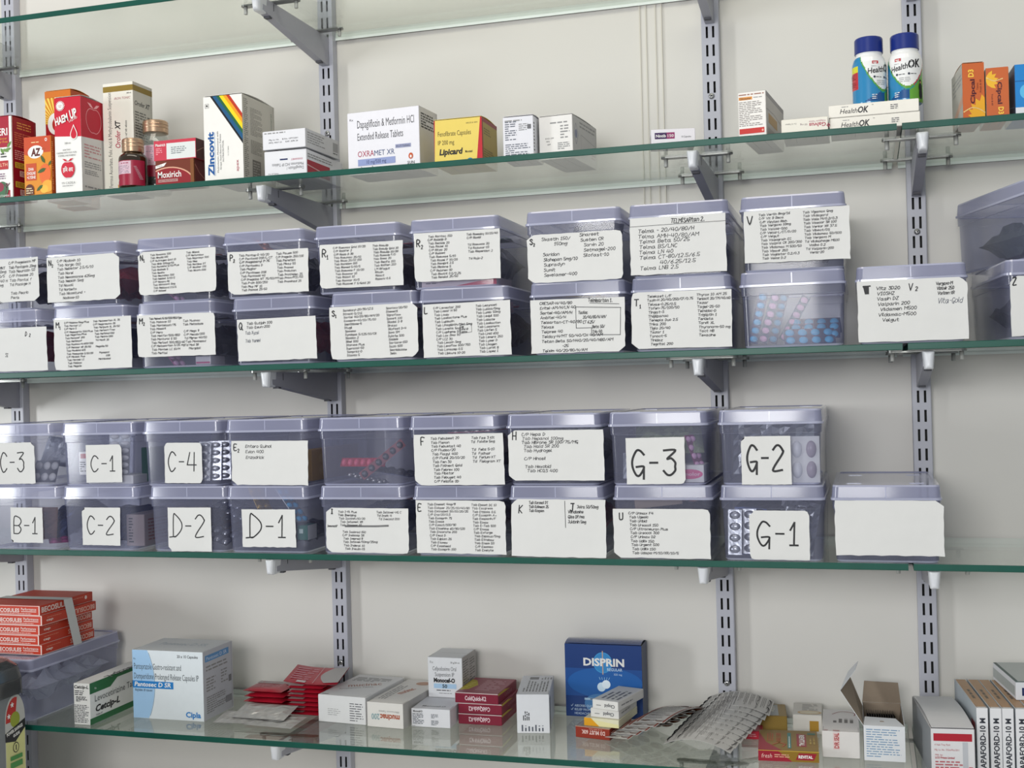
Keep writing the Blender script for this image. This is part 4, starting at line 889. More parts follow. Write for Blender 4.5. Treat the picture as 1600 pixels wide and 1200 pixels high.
def sun(F, a, b_, r0, r1, n, m, a0=0, a1=360):
    for i in range(n):
        t0 = math.radians(a0 + (a1 - a0) * i / n); t1 = math.radians(a0 + (a1 - a0) * (i + 0.5) / n)
        F.poly([(a + r0 * math.cos(t0), b_ + r0 * math.sin(t0)), (a + r1 * math.cos(t0), b_ + r1 * math.sin(t0)), (a + r1 * math.cos(t1), b_ + r1 * math.sin(t1)), (a + r0 * math.cos(t1), b_ + r0 * math.sin(t1))], m)
def leaf(F, a, b_, l, ang, m):
    c, s = math.cos(math.radians(ang)), math.sin(math.radians(ang))
    F.poly([(a + x * c - y * s, b_ + x * s + y * c) for x, y in ((0, 0), (l * .3, l * .18), (l * .7, l * .15), (l, 0), (l * .7, -l * .15), (l * .3, -l * .18))], m)

Z1, Z4 = ZS[1], ZS[4]
def d_eri(F, R, L, T):
    w, h = 0.076, 0.122
    F.rect(0, 0, w, h, C('#a3142f')); F.rect(0.01, 0.012, w - 0.004, 0.076, W_); F.rect(w - 0.0042, 0, w, h, W_)
    F.text('MULBERI', w - 0.007, 0.094, 0.0105, W_, w=0.052, bold=0.02, align='R')
    F.text('New Flavour', w - 0.008, 0.0875, 0.0035, C('#e8a13c'), align='R'); F.text('Sugar Free', w - 0.007, 0.0825, 0.0035, C('#e8a13c'), align='R')
    for i in range(7): leaf(F, w - 0.032 + 0.004 * i, 0.075 - 0.002 * (i % 3), 0.012, 200 + 35 * i, C('#6b8f4a'))
    F.micro(w - 0.030, 0.0600, w - 0.008, 0.0680, 2, K_, seed=3)
    F.rect(w - 0.034, 0.0430, w - 0.0065, 0.0560, C('#b3272d')); F.text('Y HEALTH', w - 0.008, 0.0475, 0.005, C('#f0c9a5'), align='R')
    F.micro(w - 0.034, 0.028, w - 0.009, 0.038, 3, C('#7d5a78'), seed=4)
    F.ell(w - 0.018, 0.013, 0.011, 0.012, C('#3b6a46')); F.ell(w - 0.022, 0.017, 0.007, 0.007, C('#8a1f3a'))
    F.stroke([(w - 0.012, 0.006), (w - 0.010, 0.016), (w - 0.005, 0.022)], 0.0012, C('#5a1a30')); F.stroke([(w - 0.010, 0.016), (w - 0.015, 0.021)], 0.0012, C('#5a1a30')); F.ell(w - 0.0098, 0.0205, 0.0016, 0.0018, C('#5a1a30'))
    F.text('STAMIN', w - 0.006, 0.002, 0.0032, W_, align='R')
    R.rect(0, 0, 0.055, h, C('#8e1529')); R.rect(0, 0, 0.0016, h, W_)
    R.micro(0.012, 0.104, 0.045, 0.116, 3, C('#c98a4a'), seed=5); R.micro(0.006, 0.077, 0.048, 0.100, 7, C('#c06a4c'), seed=6); R.micro(0.006, 0.058, 0.050, 0.073, 5, C('#d9a5a5'), seed=7)
    for i, (c, zz) in enumerate((('#c9b53a', 0.046), ('#d7b9bb', 0.034), ('#c9b53a', 0.017), ('#d7b9bb', 0.006))): R.rect(0.006 + .01 * (i % 2), zz, 0.044, zz + 0.0085, C(c)); R.micro(0.008 + .01 * (i % 2), zz + .001, 0.042, zz + 0.0075, 3, C('#7a2030'), seed=9 + i)
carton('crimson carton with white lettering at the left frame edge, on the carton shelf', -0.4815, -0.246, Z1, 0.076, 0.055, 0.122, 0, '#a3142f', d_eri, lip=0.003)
def d_az(F, R, L, T):
    w, h = 0.046, 0.086
    F.rect(0, 0, w, h, C('#d98a1c')); F.rect(0, h * 0.72, w, h, C('#c4481d')); F.ell(0.010, h * 0.72, 0.010, 0.003, C('#c4481d'))
    F.ell(0.020, 0.0635, 0.0135, 0.0095, W_, rot=0.1); F.text('AZ', 0.012, 0.0580, 0.0105, C('#5a1a12'), w=0.017, bold=0.05, shear=0.1); F.ell(0.034, 0.067, 0.003, 0.002, C('#b44a20'))
    F.micro(0.013, 0.0765, 0.028, 0.079, 1, C('#f0d9a0')); F.ell(0.0385, 0.0805, 0.002, 0.0025, W_); F.ell(0.0385, 0.0805, 0.001, 0.0014, C('#c4481d'))
    F.rect(0.003, 0.022, 0.021, 0.047, C('#c24a20'))
    for i, t in enumerate(('DHA', 'CHOLINE', '+LYSINE')): F.text(t, 0.012, 0.0365 - i * 0.006, 0.0042, W_, w=0.009 if i == 0 else 0.015, bold=0.02, align='C')
    F.ell(0.036, 0.030, 0.010, 0.015, C('#e0682a')); F.ell(0.040, 0.012, 0.010, 0.009, C('#e9a534')); F.ell(0.034, 0.008, 0.007, 0.006, C('#f0b640'))
    for a, b_, l, g in ((0.036, 0.046, 0.014, 120), (0.038, 0.038, 0.016, 200), (0.032, 0.014, 0.014, 215), (0.042, 0.042, 0.010, 50)): leaf(F, a, b_, l, g, C('#3f5a22'))
    F.ell(0.009, 0.0085, 0.0075, 0.008, C('#5a2414')); F.rect(0.0015, 0.001, 0.0165, 0.006, C('#5a2414')); F.micro(0.003, 0.002, 0.015, 0.012, 3, C('#d9c9a0'))
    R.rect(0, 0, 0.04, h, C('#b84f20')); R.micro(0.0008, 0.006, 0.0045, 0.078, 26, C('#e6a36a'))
carton('small orange syrup carton with mango picture and oval white emblem, in front', -0.3805, -0.2505, Z1, 0.047, 0.036, 0.086, 0, '#d98a1c', d_az)
carton('orange carton half hidden behind the crimson carton, its front strip plain', -0.4120, -0.135, Z1, 0.050, 0.040, 0.124, 0, '#d9761c', lambda F, R, L, T: (F.rect(0, 0, 0.016, 0.124, C('#d9761c')), F.rect(0.016, 0, 0.05, 0.124, C('#b02a20')), F.micro(0.001, 0.116, 0.012, 0.121, 2, C('#f0c070'))))
def d_haem(F, R, L, T):
    w, h, d = 0.045, 0.139, 0.053; red = C('#c4122f')
    F.rect(0, 0, w, h, W_); F.poly([(0, 0.083), (w, 0.080), (w, h), (0, h)], red)
    sun(F, 0.0105, 0.127, 0.0042, 0.0075, 18, W_); F.ell(0.0105, 0.127, 0.0056, 0.0056, W_); F.text('SUGAR', 0.0105, 0.1268, 0.0014, C('#c4122f'), align='C'); F.text('FREE', 0.0105, 0.1246, 0.0014, C('#c4122f'), align='C')
    F.text('HAEM', 0.0025, 0.0985, 0.0105, W_, w=0.024, bold=0.035, rot=17, shear=0.18); F.text('UP', 0.0285, 0.1065, 0.0125, W_, w=0.0125, bold=0.035, rot=17, shear=0.18)
    F.text('LIQUID', 0.026, 0.1015, 0.0032, W_, w=0.015, rot=22)
    F.ell(0.033, 0.0835, 0.0062, 0.0072, W_); F.poly([(0.0275, 0.087), (0.033, 0.0985), (0.0385, 0.087)], W_); F.ell(0.033, 0.0835, 0.0050, 0.0060, red); F.poly([(0.0287, 0.087), (0.033, 0.0960), (0.0373, 0.087)], red)
    F.text('200 ml', 0.022, 0.0705, 0.0026, K_, align='C')
    for i, t in enumerate(('IRON TONIC', 'FORTIFIED WITH FOLIC ACID,', 'VITAMINS, AND MINERALS')): F.text(t, 0.0205, 0.0610 - i * 0.0042, 0.0022, K_, w=(0.013, 0.034, 0.030)[i], align='C')
    apple(F, 0.022, 0.033, 0.0125, red); F.text('हिम अप', 0.022, 0.0300, 0.0062, W_, w=0.017, bold=0.02, align='C')
    F.text('CADILA', 0.026, 0.0120, 0.0036, GR_, w=0.016, align='C'); F.micro(0.012, 0.0085, 0.032, 0.0105, 1, GR_); F.micro(0.011, 0.0125, 0.017, 0.0155, 2, GR_)
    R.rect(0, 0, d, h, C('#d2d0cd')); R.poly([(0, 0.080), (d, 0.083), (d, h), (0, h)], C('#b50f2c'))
    apple(R, 0.030, 0.108, 0.0195, C('#e8a7ad'), line=0.0010)
    R.micro(0.006, 0.050, d - 0.004, 0.072, 5, C('#c08a8d'), seed=12); R.micro(0.006, 0.036, d - 0.004, 0.046, 3, GR_, seed=13); R.micro(0.006, 0.026, 0.04, 0.034, 3, GR_, seed=14); R.micro(0.006, 0.006, 0.044, 0.011, 1, GR_, seed=15)
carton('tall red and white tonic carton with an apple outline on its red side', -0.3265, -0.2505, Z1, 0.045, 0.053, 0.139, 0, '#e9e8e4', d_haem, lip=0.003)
def d_haem2(F, R, L, T):
    w, h = 0.046, 0.168
    F.rect(0, 0, w, h, C('#a01a22')); F.rect(0, 0.118, w, h, C('#d88a1e')); sun(F, 0.020, 0.118, 0.008, 0.047, 20, C('#f2cf58'), 0, 180)
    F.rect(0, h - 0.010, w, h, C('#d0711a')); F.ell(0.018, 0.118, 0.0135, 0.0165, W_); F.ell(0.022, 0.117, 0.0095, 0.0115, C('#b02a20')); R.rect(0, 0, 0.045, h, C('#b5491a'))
carton('tallest orange carton with yellow sun rays behind the red apple carton', -0.3880, -0.190, Z1, 0.046, 0.045, 0.168, 0, '#d88a1e', d_haem2, lip=0.003)
def d_oro(F, R, L, T):
    w, h, d = 0.051, 0.167, 0.05
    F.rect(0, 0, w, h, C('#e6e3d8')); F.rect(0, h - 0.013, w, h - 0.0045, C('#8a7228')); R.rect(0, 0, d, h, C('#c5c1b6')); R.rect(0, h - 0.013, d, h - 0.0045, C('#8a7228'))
    F.text('Ferrous Ascorbate, Folic Acid & Methylcobalamin Suspension', 0.0135, 0.012, 0.0062, C('#3d3d3f'), w=0.141, rot=90)
    F.text('200 ml', w - 0.003, h - 0.0175, 0.0020, K_, align='R', bold=.02); F.text('IRON TONIC', 0.019, h - 0.025, 0.0034, C('#a85a62'), w=0.028, shear=0.3)
    F.text('Orofer', 0.028, 0.070, 0.0085, C('#b0264a'), w=0.026, rot=90, bold=0.01, shear=0.2); F.text('XT', 0.028, 0.097, 0.0085, K_, w=0.014, rot=90, bold=0.03, shear=0.3)
    F.text('200 मि ली बोतल', 0.040, 0.078, 0.0026, K_, w=0.032, rot=90)
    for i in range(7): leaf(F, 0.030, 0.004, 0.018 - i * .001, 20 + i * 26, C('#d9a032'))
    R.text('Orofer', 0.004, h - 0.034, 0.0070, K_, w=0.026, bold=0.01, shear=0.2); R.text('XT', 0.031, h - 0.034, 0.0070, K_, w=0.012, bold=0.03, shear=0.3)
    R.micro(0.004, 0.045, 0.036, h - 0.042, 20, C('#66645e'), seed=21); R.micro(0.036, 0.100, 0.048, 0.122, 4, C('#66645e'), seed=22)
carton('tall cream carton with brown top band and vertical text behind the amber bottle', -0.2785, -0.200, Z1, 0.051, 0.05, 0.167, 0, '#e6e3d8', d_oro)
def d_moxlo(F, R, L, T):
    F.rect(0, 0, 0.062, 0.037, C('#6e2c17')); F.ell(0.022, 0.000, 0.042, 0.0275, C('#d9a58a'), n=40); F.ell(0.022, -0.001, 0.0405, 0.0268, C('#8d1620'), n=40)
    F.rect(0.0565, 0, 0.062, 0.037, C('#7d4a22')); F.poly([(0.0, 0.030), (0.018, 0.034), (0.014, 0.029), (0.0, 0.026)], W_); F.text('Sundyota', 0.0015, 0.0290, 0.0018, C('#333333'))
    F.text('Moxirich', 0.0035, 0.0125, 0.0088, W_, w=0.038, bold=0.015); F.rect(0.004, 0.006, 0.036, 0.0100, C('#b58a86')); F.text('DAILY MULTIVITAMIN', 0.005, 0.0068, 0.0024, C('#5a1018'), w=0.029)
    R.rect(0, 0, 0.04, 0.037, C('#5b1a1e')); R.stroke([(0, 0.032), (0.015, 0.018), (0.04, 0.006)], 0.001, C('#b07a6a')); R.rect(0, 0, 0.003, 0.037, C('#6e3a1c'))
carton('lower brown and red multivitamin carton with white lettering, right of the clear bottle', -0.1685, -0.2365, Z1, 0.062, 0.04, 0.037, 0, '#6e2c17', d_moxlo)
def d_moxup(F, R, L, T):
    F.rect(0, 0, 0.068, 0.0285, C('#c43a4c')); F.rect(0.0205, 0.0012, 0.0672, 0.0240, C('#d8dcda')); F.text('Moxirich', 0.0025, 0.0205, 0.0038, W_, w=0.016, bold=0.02); F.micro(0.003, 0.008, 0.014, 0.0185, 4, C('#e89aa2'))
    F.micro(0.028, 0.008, 0.053, 0.019, 4, C('#7f8688'), seed=4); R.rect(0, 0, 0.04, 0.0285, C('#4a2a2a')); R.stroke([(0.002, 0.010), (0.02, 0.018), (0.038, 0.012)], 0.001, C('#9a7a6a'))
carton('upper red carton with a white sticker lying on the brown multivitamin carton', -0.1705, -0.2365, Z1 + 0.0373, 0.068, 0.04, 0.0285, 0, '#b03040', d_moxup)
def d_zinc(F, R, L, T):
    w, h, d = 0.061, 0.120, 0.095
    F.rect(0, 0, w, h, C('#e8e6e1'))
    cols = ['#15151c', '#1b557f', '#235f38', '#ead21c', '#e89a1c', '#b8341c']; x = 0.011
    for c, wd in zip(cols, (0.0035, 0.0062, 0.0045, 0.0062, 0.0050, 0.0050)):
        F.poly([(x, h), (x + wd, h), (w, h - (w - x - wd) * 1.40), (w, h - (w - x) * 1.40)], C(c)); x += wd
    F.text('Zincovit', 0.0150, 0.008, 0.0092, C('#1d5798'), w=0.062, bold=0.04, rot=90); F.rect(0.0165, 0.008, 0.0172, 0.069, C('#8fb0cf'))
    for i, t in enumerate(('Multivitamin, Multimineral with', 'Grape Seed Extract Tablets', 'NUTRACEUTICAL')): F.text(t, 0.0225 + i * 0.0042, (0.012, 0.016, 0.027)[i], 0.0024, C('#4a4a4c'), w=(0.058, 0.050, 0.030)[i], rot=90)
    F.text('4 x 15 Tablets', 0.0385, 0.035, 0.0016, K_, rot=90); F.text('apex', 0.0535, 0.012, 0.0042, C('#a8344a'), w=0.016, rot=90)
    F.rect(0.0028, h - 0.0105, 0.0088, h - 0.0100, GR_); F.rect(0.0028, h - 0.0160, 0.0088, h - 0.0155, GR_); F.rect(0.0028, h - 0.0160, 0.0033, h - 0.0100, GR_); F.rect(0.0083, h - 0.0160, 0.0088, h - 0.0100, GR_); F.ell(0.0058, h - 0.0130, 0.0013, 0.0013, K_)
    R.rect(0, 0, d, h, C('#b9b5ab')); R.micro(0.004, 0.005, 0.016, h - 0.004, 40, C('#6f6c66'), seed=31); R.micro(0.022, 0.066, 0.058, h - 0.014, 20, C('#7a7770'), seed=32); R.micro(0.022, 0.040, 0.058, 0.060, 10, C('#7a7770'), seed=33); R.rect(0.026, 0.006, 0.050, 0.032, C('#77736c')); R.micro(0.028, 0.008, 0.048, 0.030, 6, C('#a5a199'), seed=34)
    R.text('Zincovit', 0.076, 0.020, 0.0062, C('#2d6a86'), w=0.058, rot=90, bold=0.03); R.text('Multivitamin, Multimineral', 0.086, 0.018, 0.0034, C('#4f6a5a'), w=0.09, rot=90)
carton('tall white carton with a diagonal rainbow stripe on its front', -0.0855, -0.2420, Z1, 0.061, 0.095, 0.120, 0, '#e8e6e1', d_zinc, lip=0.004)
def d_thlo(F, R, L, T):
    F.text('Dapagliflozin /', 0.060, 0.0130, 0.0042, C('#55555a'), w=0.026, rot=180); F.text('Metformin HCl IP Tablets', 0.060, 0.0185, 0.0042, C('#55555a'), w=0.048, rot=180); F.text('OXRAMET', 0.059, 0.0245, 0.0026, C('#b5486a'), w=0.018, rot=180); F.rect(0.024, 0.0230, 0.036, 0.0250, NAVY)
    F.text('14 x 10 Tablets', 0.006, 0.0040, 0.0018, K_); R.rect(0.002, 0.003, 0.075, 0.022, C('#a8283a')); R.poly([(0.002, 0.014), (0.075, 0.008), (0.075, 0.0092), (0.002, 0.0155)], C('#d8b0b0')); R.micro(0.004, 0.025, 0.09, 0.032, 2, GR_, seed=3)
carton('flat white carton with upside-down print and a red side, under another white carton', 0.0050, -0.2365, Z1, 0.0645, 0.12, 0.0365, 0, '#dfdfe3', d_thlo)
def d_thup(F, R, L, T):
    F.micro(0.003, 0.0210, 0.040, 0.0245, 1, GR_, seed=4); F.text('Mfg. Lic. No.', 0.010, 0.0125, 0.0020, K_, w=0.016); F.text('B.No. OPY2201', 0.031, 0.0125, 0.0020, K_, w=0.024); F.text('MFG. MAY 22', 0.010, 0.0085, 0.0020, K_, w=0.020); F.text('EXP. APR 24', 0.036, 0.0085, 0.0020, K_, w=0.019)
    R.rect(0, 0, 0.106, 0.026, C('#c9c9cb')); R.micro(0.006, 0.006, 0.060, 0.023, 5, GR_, seed=5); R.rect(0.084, 0.008, 0.100, 0.021, C('#9a9a9c')); R.micro(0.084, 0.004, 0.10, 0.007, 1, K_)
carton('flat white carton with batch print lying askew on top of the red-sided one', 0.0035, -0.2375, Z1 + 0.0385, 0.0665, 0.106, 0.026, -1.5, '#dedee2', d_thup)
def d_oxra(F, R, L, T):
    w, h = 0.110, 0.087
    F.text('Rx', 0.004, h - 0.0115, 0.0030, K_, w=0.0055); F.text('Dapagliflozin & Metformin HCl', 0.0155, h - 0.0225, 0.0108, C('#4a4a4e'), w=0.087); F.text('Extended Release Tablets', 0.0155, h - 0.0395, 0.0100, C('#4a4a4e'), w=0.070)
    F.text('OXRA', 0.0155, 0.0245, 0.0082, C('#a83250'), w=0.025); F.text('MET XR', 0.0410, 0.0245, 0.0074, C('#4a5a80'), w=0.031)
    F.rect(0.0735, 0.0320, 0.0970, 0.0370, C('#8f94b3')); F.text('4 x 7 Tablets', 0.0750, 0.0332, 0.0026, K_, w=0.020)
    F.rect(0.0155, 0.0120, 0.0730, 0.0210, C('#8f9bc6')); F.text('10 mg/500 mg', 0.0440, 0.0140, 0.0052, NAVY, w=0.030, align='C'); F.text('ओक्सरामेट एक्सआर', 0.0160, 0.0045, 0.0050, K_, w=0.050)
    F.ell(0.0965, 0.0195, 0.0034, 0.0042, C('#c0562e')); F.ell(0.0965, 0.0188, 0.0014, 0.0020, W_); F.text('SUN', 0.0965, 0.0085, 0.0042, K_, w=0.0105, align='C'); F.rect(0.092, 0.0068, 0.101, 0.0073, GR_)
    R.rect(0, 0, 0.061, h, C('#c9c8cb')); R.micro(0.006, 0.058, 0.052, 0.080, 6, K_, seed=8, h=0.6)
carton('wide white carton with large grey drug name and a lilac dose bar', 0.1175, -0.2040, Z1, 0.110, 0.061, 0.087, -4.0, '#e3e2e8', d_oxra)
def d_lip(F, R, L, T):
    w, h, d = 0.068, 0.062, 0.068
    F.rect(0, 0, w, h, C('#e0c864')); F.poly([(0, 0), (0, h), (0.0016, h)], C('#b01e2c')); F.poly([(w, 0), (w - 0.0085, 0), (w - 0.0022, h), (w, h)], C('#b8202c')); F.text('DRUG & GEN', w - 0.006, h - 0.0075, 0.0018, K_, w=0.016, align='R')
    F.text('Fenofibrate Capsules', 0.0055, 0.0400, 0.0066, C('#4a4226'), w=0.047); F.text('IP 200 mg', 0.0055, 0.0285, 0.0060, C('#4a4226'), w=0.023); F.text('Lipicard', 0.0070, 0.0150, 0.0076, K_, w=0.0335, bold=0.04, shear=0.15); F.text('Micronised', 0.0440, 0.0158, 0.0030, K_, w=0.010, bold=.02); F.rect(0.0070, 0.0045, 0.040, 0.0056, K_)
    F.ell(0.0505, 0.0050, 0.0042, 0.0034, C('#2f7a9a')); F.micro(0.0475, 0.0040, 0.0535, 0.0060, 1, W_)
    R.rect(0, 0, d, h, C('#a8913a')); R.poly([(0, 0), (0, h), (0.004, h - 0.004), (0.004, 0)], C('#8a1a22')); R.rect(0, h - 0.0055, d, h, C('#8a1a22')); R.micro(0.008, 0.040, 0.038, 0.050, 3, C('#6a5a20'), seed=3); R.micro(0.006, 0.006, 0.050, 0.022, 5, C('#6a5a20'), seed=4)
carton('yellow capsule carton with red edges and bold black name', 0.2510, -0.2187, Z1, 0.068, 0.068, 0.062, 0, '#e0c864', d_lip, lip=0.003)
def d_b15(F, R, L, T):
    F.micro(0.003, 0.006, 0.038, 0.022, 6, C('#5f6470'), seed=8); F.micro(0.003, 0.026, 0.020, 0.052, 9, C('#5f6470'), seed=9); F.micro(0.022, 0.038, 0.036, 0.048, 4, GR_, seed=10); F.rect(0.034, 0.040, 0.039, 0.046, C('#6a6a6e')); F.micro(0.003, 0.0505, 0.03, 0.054, 1, GR_)
    R.micro(0.001, 0.010, 0.006, 0.05, 9, K_, seed=2)
carton('white carton covered in small print, right of the yellow capsule carton', 0.3485, -0.2200, Z1, 0.042, 0.05, 0.0575, 0, '#dcdce2', d_b15, lip=0.003)
def d_b16(F, R, L, T):
    F.micro(0.016, 0.046, 0.043, 0.050, 1, GR_, seed=3); F.micro(0.030, 0.026, 0.043, 0.045, 5, GR_, seed=4); F.text('B.NO. GTF', 0.009, 0.027, 0.0018, K_); F.text('MFG', 0.010, 0.023, 0.0018, K_); F.text('EXP', 0.012, 0.019, 0.0018, K_); F.micro(0.026, 0.012, 0.043, 0.022, 4, GR_, seed=5); F.text('TELPRES', 0.008, 0.0035, 0.0042, C('#2d5a50'), w=0.034, bold=.03)
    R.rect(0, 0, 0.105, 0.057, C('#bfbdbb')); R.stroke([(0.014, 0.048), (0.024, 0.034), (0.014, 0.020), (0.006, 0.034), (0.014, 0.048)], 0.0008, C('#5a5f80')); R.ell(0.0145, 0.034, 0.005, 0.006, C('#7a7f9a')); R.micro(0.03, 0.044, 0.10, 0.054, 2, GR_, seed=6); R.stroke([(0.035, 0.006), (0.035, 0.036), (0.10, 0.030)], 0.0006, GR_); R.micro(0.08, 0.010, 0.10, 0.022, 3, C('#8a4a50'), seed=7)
carton('white carton with a diamond outline on its long right side', 0.3935, -0.2027, Z1, 0.047, 0.105, 0.0575, -5, '#e2e0dd', d_b16, lip=0.002)
def d_nint(F, R, L, T):
    F.rect(0.0045, 0.0080, 0.0295, 0.0160, C('#3a2050')); F.rect(0.0195, 0.0080, 0.0295, 0.0160, C('#8d2a62')); F.text('Nintib', 0.0060, 0.0102, 0.0036, W_, w=0.0125, bold=0.02); F.text('150', 0.0208, 0.0102, 0.0036, W_, w=0.0075, bold=0.01); F.text('10 Capsules', 0.0500, 0.0090, 0.0022, K_, w=0.012, align='R'); L.rect(0.008, 0.004, 0.03, 0.016, C('#b5b0ae'))
carton('small flat white carton with a purple name panel, alone mid-shelf', 0.5500, -0.2400, Z1, 0.0555, 0.04, 0.0205, 12, '#e0dde2', d_nint)
def d_b18(F, R, L, T):
    w, h, d = 0.034, 0.055, 0.14
    F.rect(0.0010, h - 0.0098, 0.0175, h - 0.0060, C('#d9954a')); F.text('Glimestar', 0.0018, h - 0.0092, 0.0026, C('#5a2a14'), w=0.0145, bold=.02); F.micro(0.001, h - 0.0048, 0.032, h - 0.0018, 1, C('#9a7060'), seed=2); F.micro(0.019, h - 0.0085, 0.031, h - 0.0065, 1, GR_); F.micro(0.001, 0.0125, 0.030, h - 0.0115, 14, C('#77706c'), seed=3, h=0.35); F.rect(0.0010, 0.0035, 0.0315, 0.0100, C('#c02a24')); F.ell(0.0295, 0.0065, 0.0012, 0.0014, C('#e8a090'))
    R.rect(0, 0, d, h, C('#b8b4b0')); R.rect(0, h - 0.006, d, h, C('#8f8a8c')); R.rect(0.015, 0.018, 0.075, 0.030, C('#a5803c')); R.rect(0.010, 0.002, 0.12, 0.012, C('#a09c98')); R.stroke([(0.002, h - 0.022), (0.05, h - 0.020), (0.13, h - 0.026)], 0.001, C('#8f8a8c'))
carton('white carton with orange heading and red foot bar, left of the bottles', 0.6600, -0.2460, Z1, 0.034, 0.125, 0.055, -6, '#e6e3de', d_b18)
def d_galv(F, R, L, T):
    F.text('Galvus', 0.0530, 0.0115, 0.0046, C('#a82a4a'), w=0.020, rot=180, bold=0.02); F.stroke([(0.0558, 0.0095), (0.0575, 0.0075), (0.0558, 0.0055), (0.0541, 0.0075), (0.0558, 0.0095)], 0.0009, C('#a82a4a')); F.text('50 mg', 0.0310, 0.0115, 0.0020, C('#6a4a5a'), w=0.0085, rot=180); F.text('Vildagliptin Tablets', 0.0530, 0.0145, 0.0022, C('#b07a8a'), w=0.020, rot=180); F.text('2 x 15 Tablets', 0.0180, 0.0130, 0.0016, K_, w=0.013, rot=180)
carton('low cream carton with red upside-down name between the red-barred carton and the stacked pair', 0.7110, -0.2400, Z1, 0.0555, 0.08, 0.0185, 0, '#e4e0d4', d_galv)
def d_hok(F, R, L, T):
    w, h = 0.104, 0.0155
    F.text('Health', 0.0130, 0.0040, 0.0058, C('#232326'), w=0.0205, shear=0.25, bold=0.005); F.text('OK', 0.0340, 0.0038, 0.0072, C('#232326'), w=0.0125, shear=0.25, bold=0.03); F.micro(0.0150, 0.0112, 0.024, 0.0130, 1, GR_); F.micro(0.0715, 0.0045, 0.0815, 0.0110, 3, C('#55555a'), seed=7)
    F.text('TM', 0.050, 0.0115, 0.0012, K_)
carton('lower of two long white cartons carrying the blue-capped bottles', 0.7685, -0.2365, Z1, 0.104, 0.065, 0.0160, 0, '#e6e2d8', d_hok)
carton('upper of two long white cartons, directly under the blue-capped bottles', 0.7675, -0.2370, Z1 + 0.0162, 0.104, 0.065, 0.0150, 0, '#e6e2d8', d_hok)
def d_cip(flip):
    def dd(F, R, L, T):
        w, h = 0.0245, (0.067 if not flip else 0.059)
        F.rect(0, 0, w, h, C('#c0602f')); sc = h / 0.067
        if not flip:
            for i in range(5): leaf(F, w + 0.002, 0.000, 0.030 - .002 * i, 100 + i * 16, C('#e0a428'))
            F.stroke(smooth_pts([(0.001, 0.010), (0.010, 0.0145), (0.018, 0.0125), (w, 0.008)]), 0.0012, C('#f0d08a'))
            F.text('Cipcal', 0.0135, 0.019, 0.0048, C('#4a1420'), w=0.029, rot=90, bold=0.03); F.text('D3', 0.0125, 0.0505, 0.0058, C('#f2c94a'), w=0.0090, rot=90, bold=0.03); F.text('Tablets', 0.0175, 0.035, 0.0020, C('#6a2a18'), rot=90); F.text('Fresh & 60', 0.0210, 0.032, 0.0020, C('#4a1420'), w=0.015, rot=90)
        else:
            for i in range(5): leaf(F, 0.000, h * 0.74, 0.014, -40 + i * 25, C('#e6b02e'))
            F.stroke(smooth_pts([(0.001, 0.0475), (0.009, 0.0435), (0.018, 0.0455)]), 0.0012, C('#f0d08a'))
            F.text('Cipcal', 0.0125, 0.042, 0.0048, C('#4a1420'), w=0.026, rot=-90, bold=0.03); F.text('D3', 0.0130, 0.0125, 0.0056, C('#f2c94a'), w=0.0085, rot=-90, bold=0.03); F.text('Fresh & 60', 0.0055, 0.028, 0.0018, C('#4a1420'), w=0.013, rot=-90)
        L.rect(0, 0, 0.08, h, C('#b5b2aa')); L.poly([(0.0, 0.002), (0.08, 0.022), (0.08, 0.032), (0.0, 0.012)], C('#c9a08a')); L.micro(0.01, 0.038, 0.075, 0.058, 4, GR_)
    return dd
carton('taller orange carton with dark vertical name, right of the shelf joint', 0.9205, -0.2370, Z1, 0.0245, 0.075, 0.067, 5, '#c9a58f', d_cip(False), lip=0.003)
carton('shorter orange carton with its name upside down, beside the taller one', 0.9465, -0.2370, Z1, 0.0250, 0.075, 0.059, 1.5, '#c9885f', d_cip(True))
def d_blue(F, R, L, T):
    F.rect(0, 0.010, 0.05, 0.06, C('#1f7fc6')); F.rect(0, 0, 0.05, 0.010, C('#d8dbe0')); F.ell(0.011, 0.028, 0.006, 0.008, C('#5ab4e0')); F.rect(0, 0.040, 0.05, 0.0412, C('#155f9a')); L.rect(0, 0, 0.08, 0.06, C('#4a5468')); L.stroke([(0.05, 0.004), (0.07, 0.03), (0.06, 0.055)], 0.0012, C('#8a4a5a')); L.stroke([(0.02, 0.02), (0.07, 0.012)], 0.0012, C('#7f96b0'))
carton('bright blue carton at the right frame edge on the carton shelf', 0.9780, -0.2370, Z1, 0.050, 0.078, 0.060, 3, '#1f7fc6', d_blue)

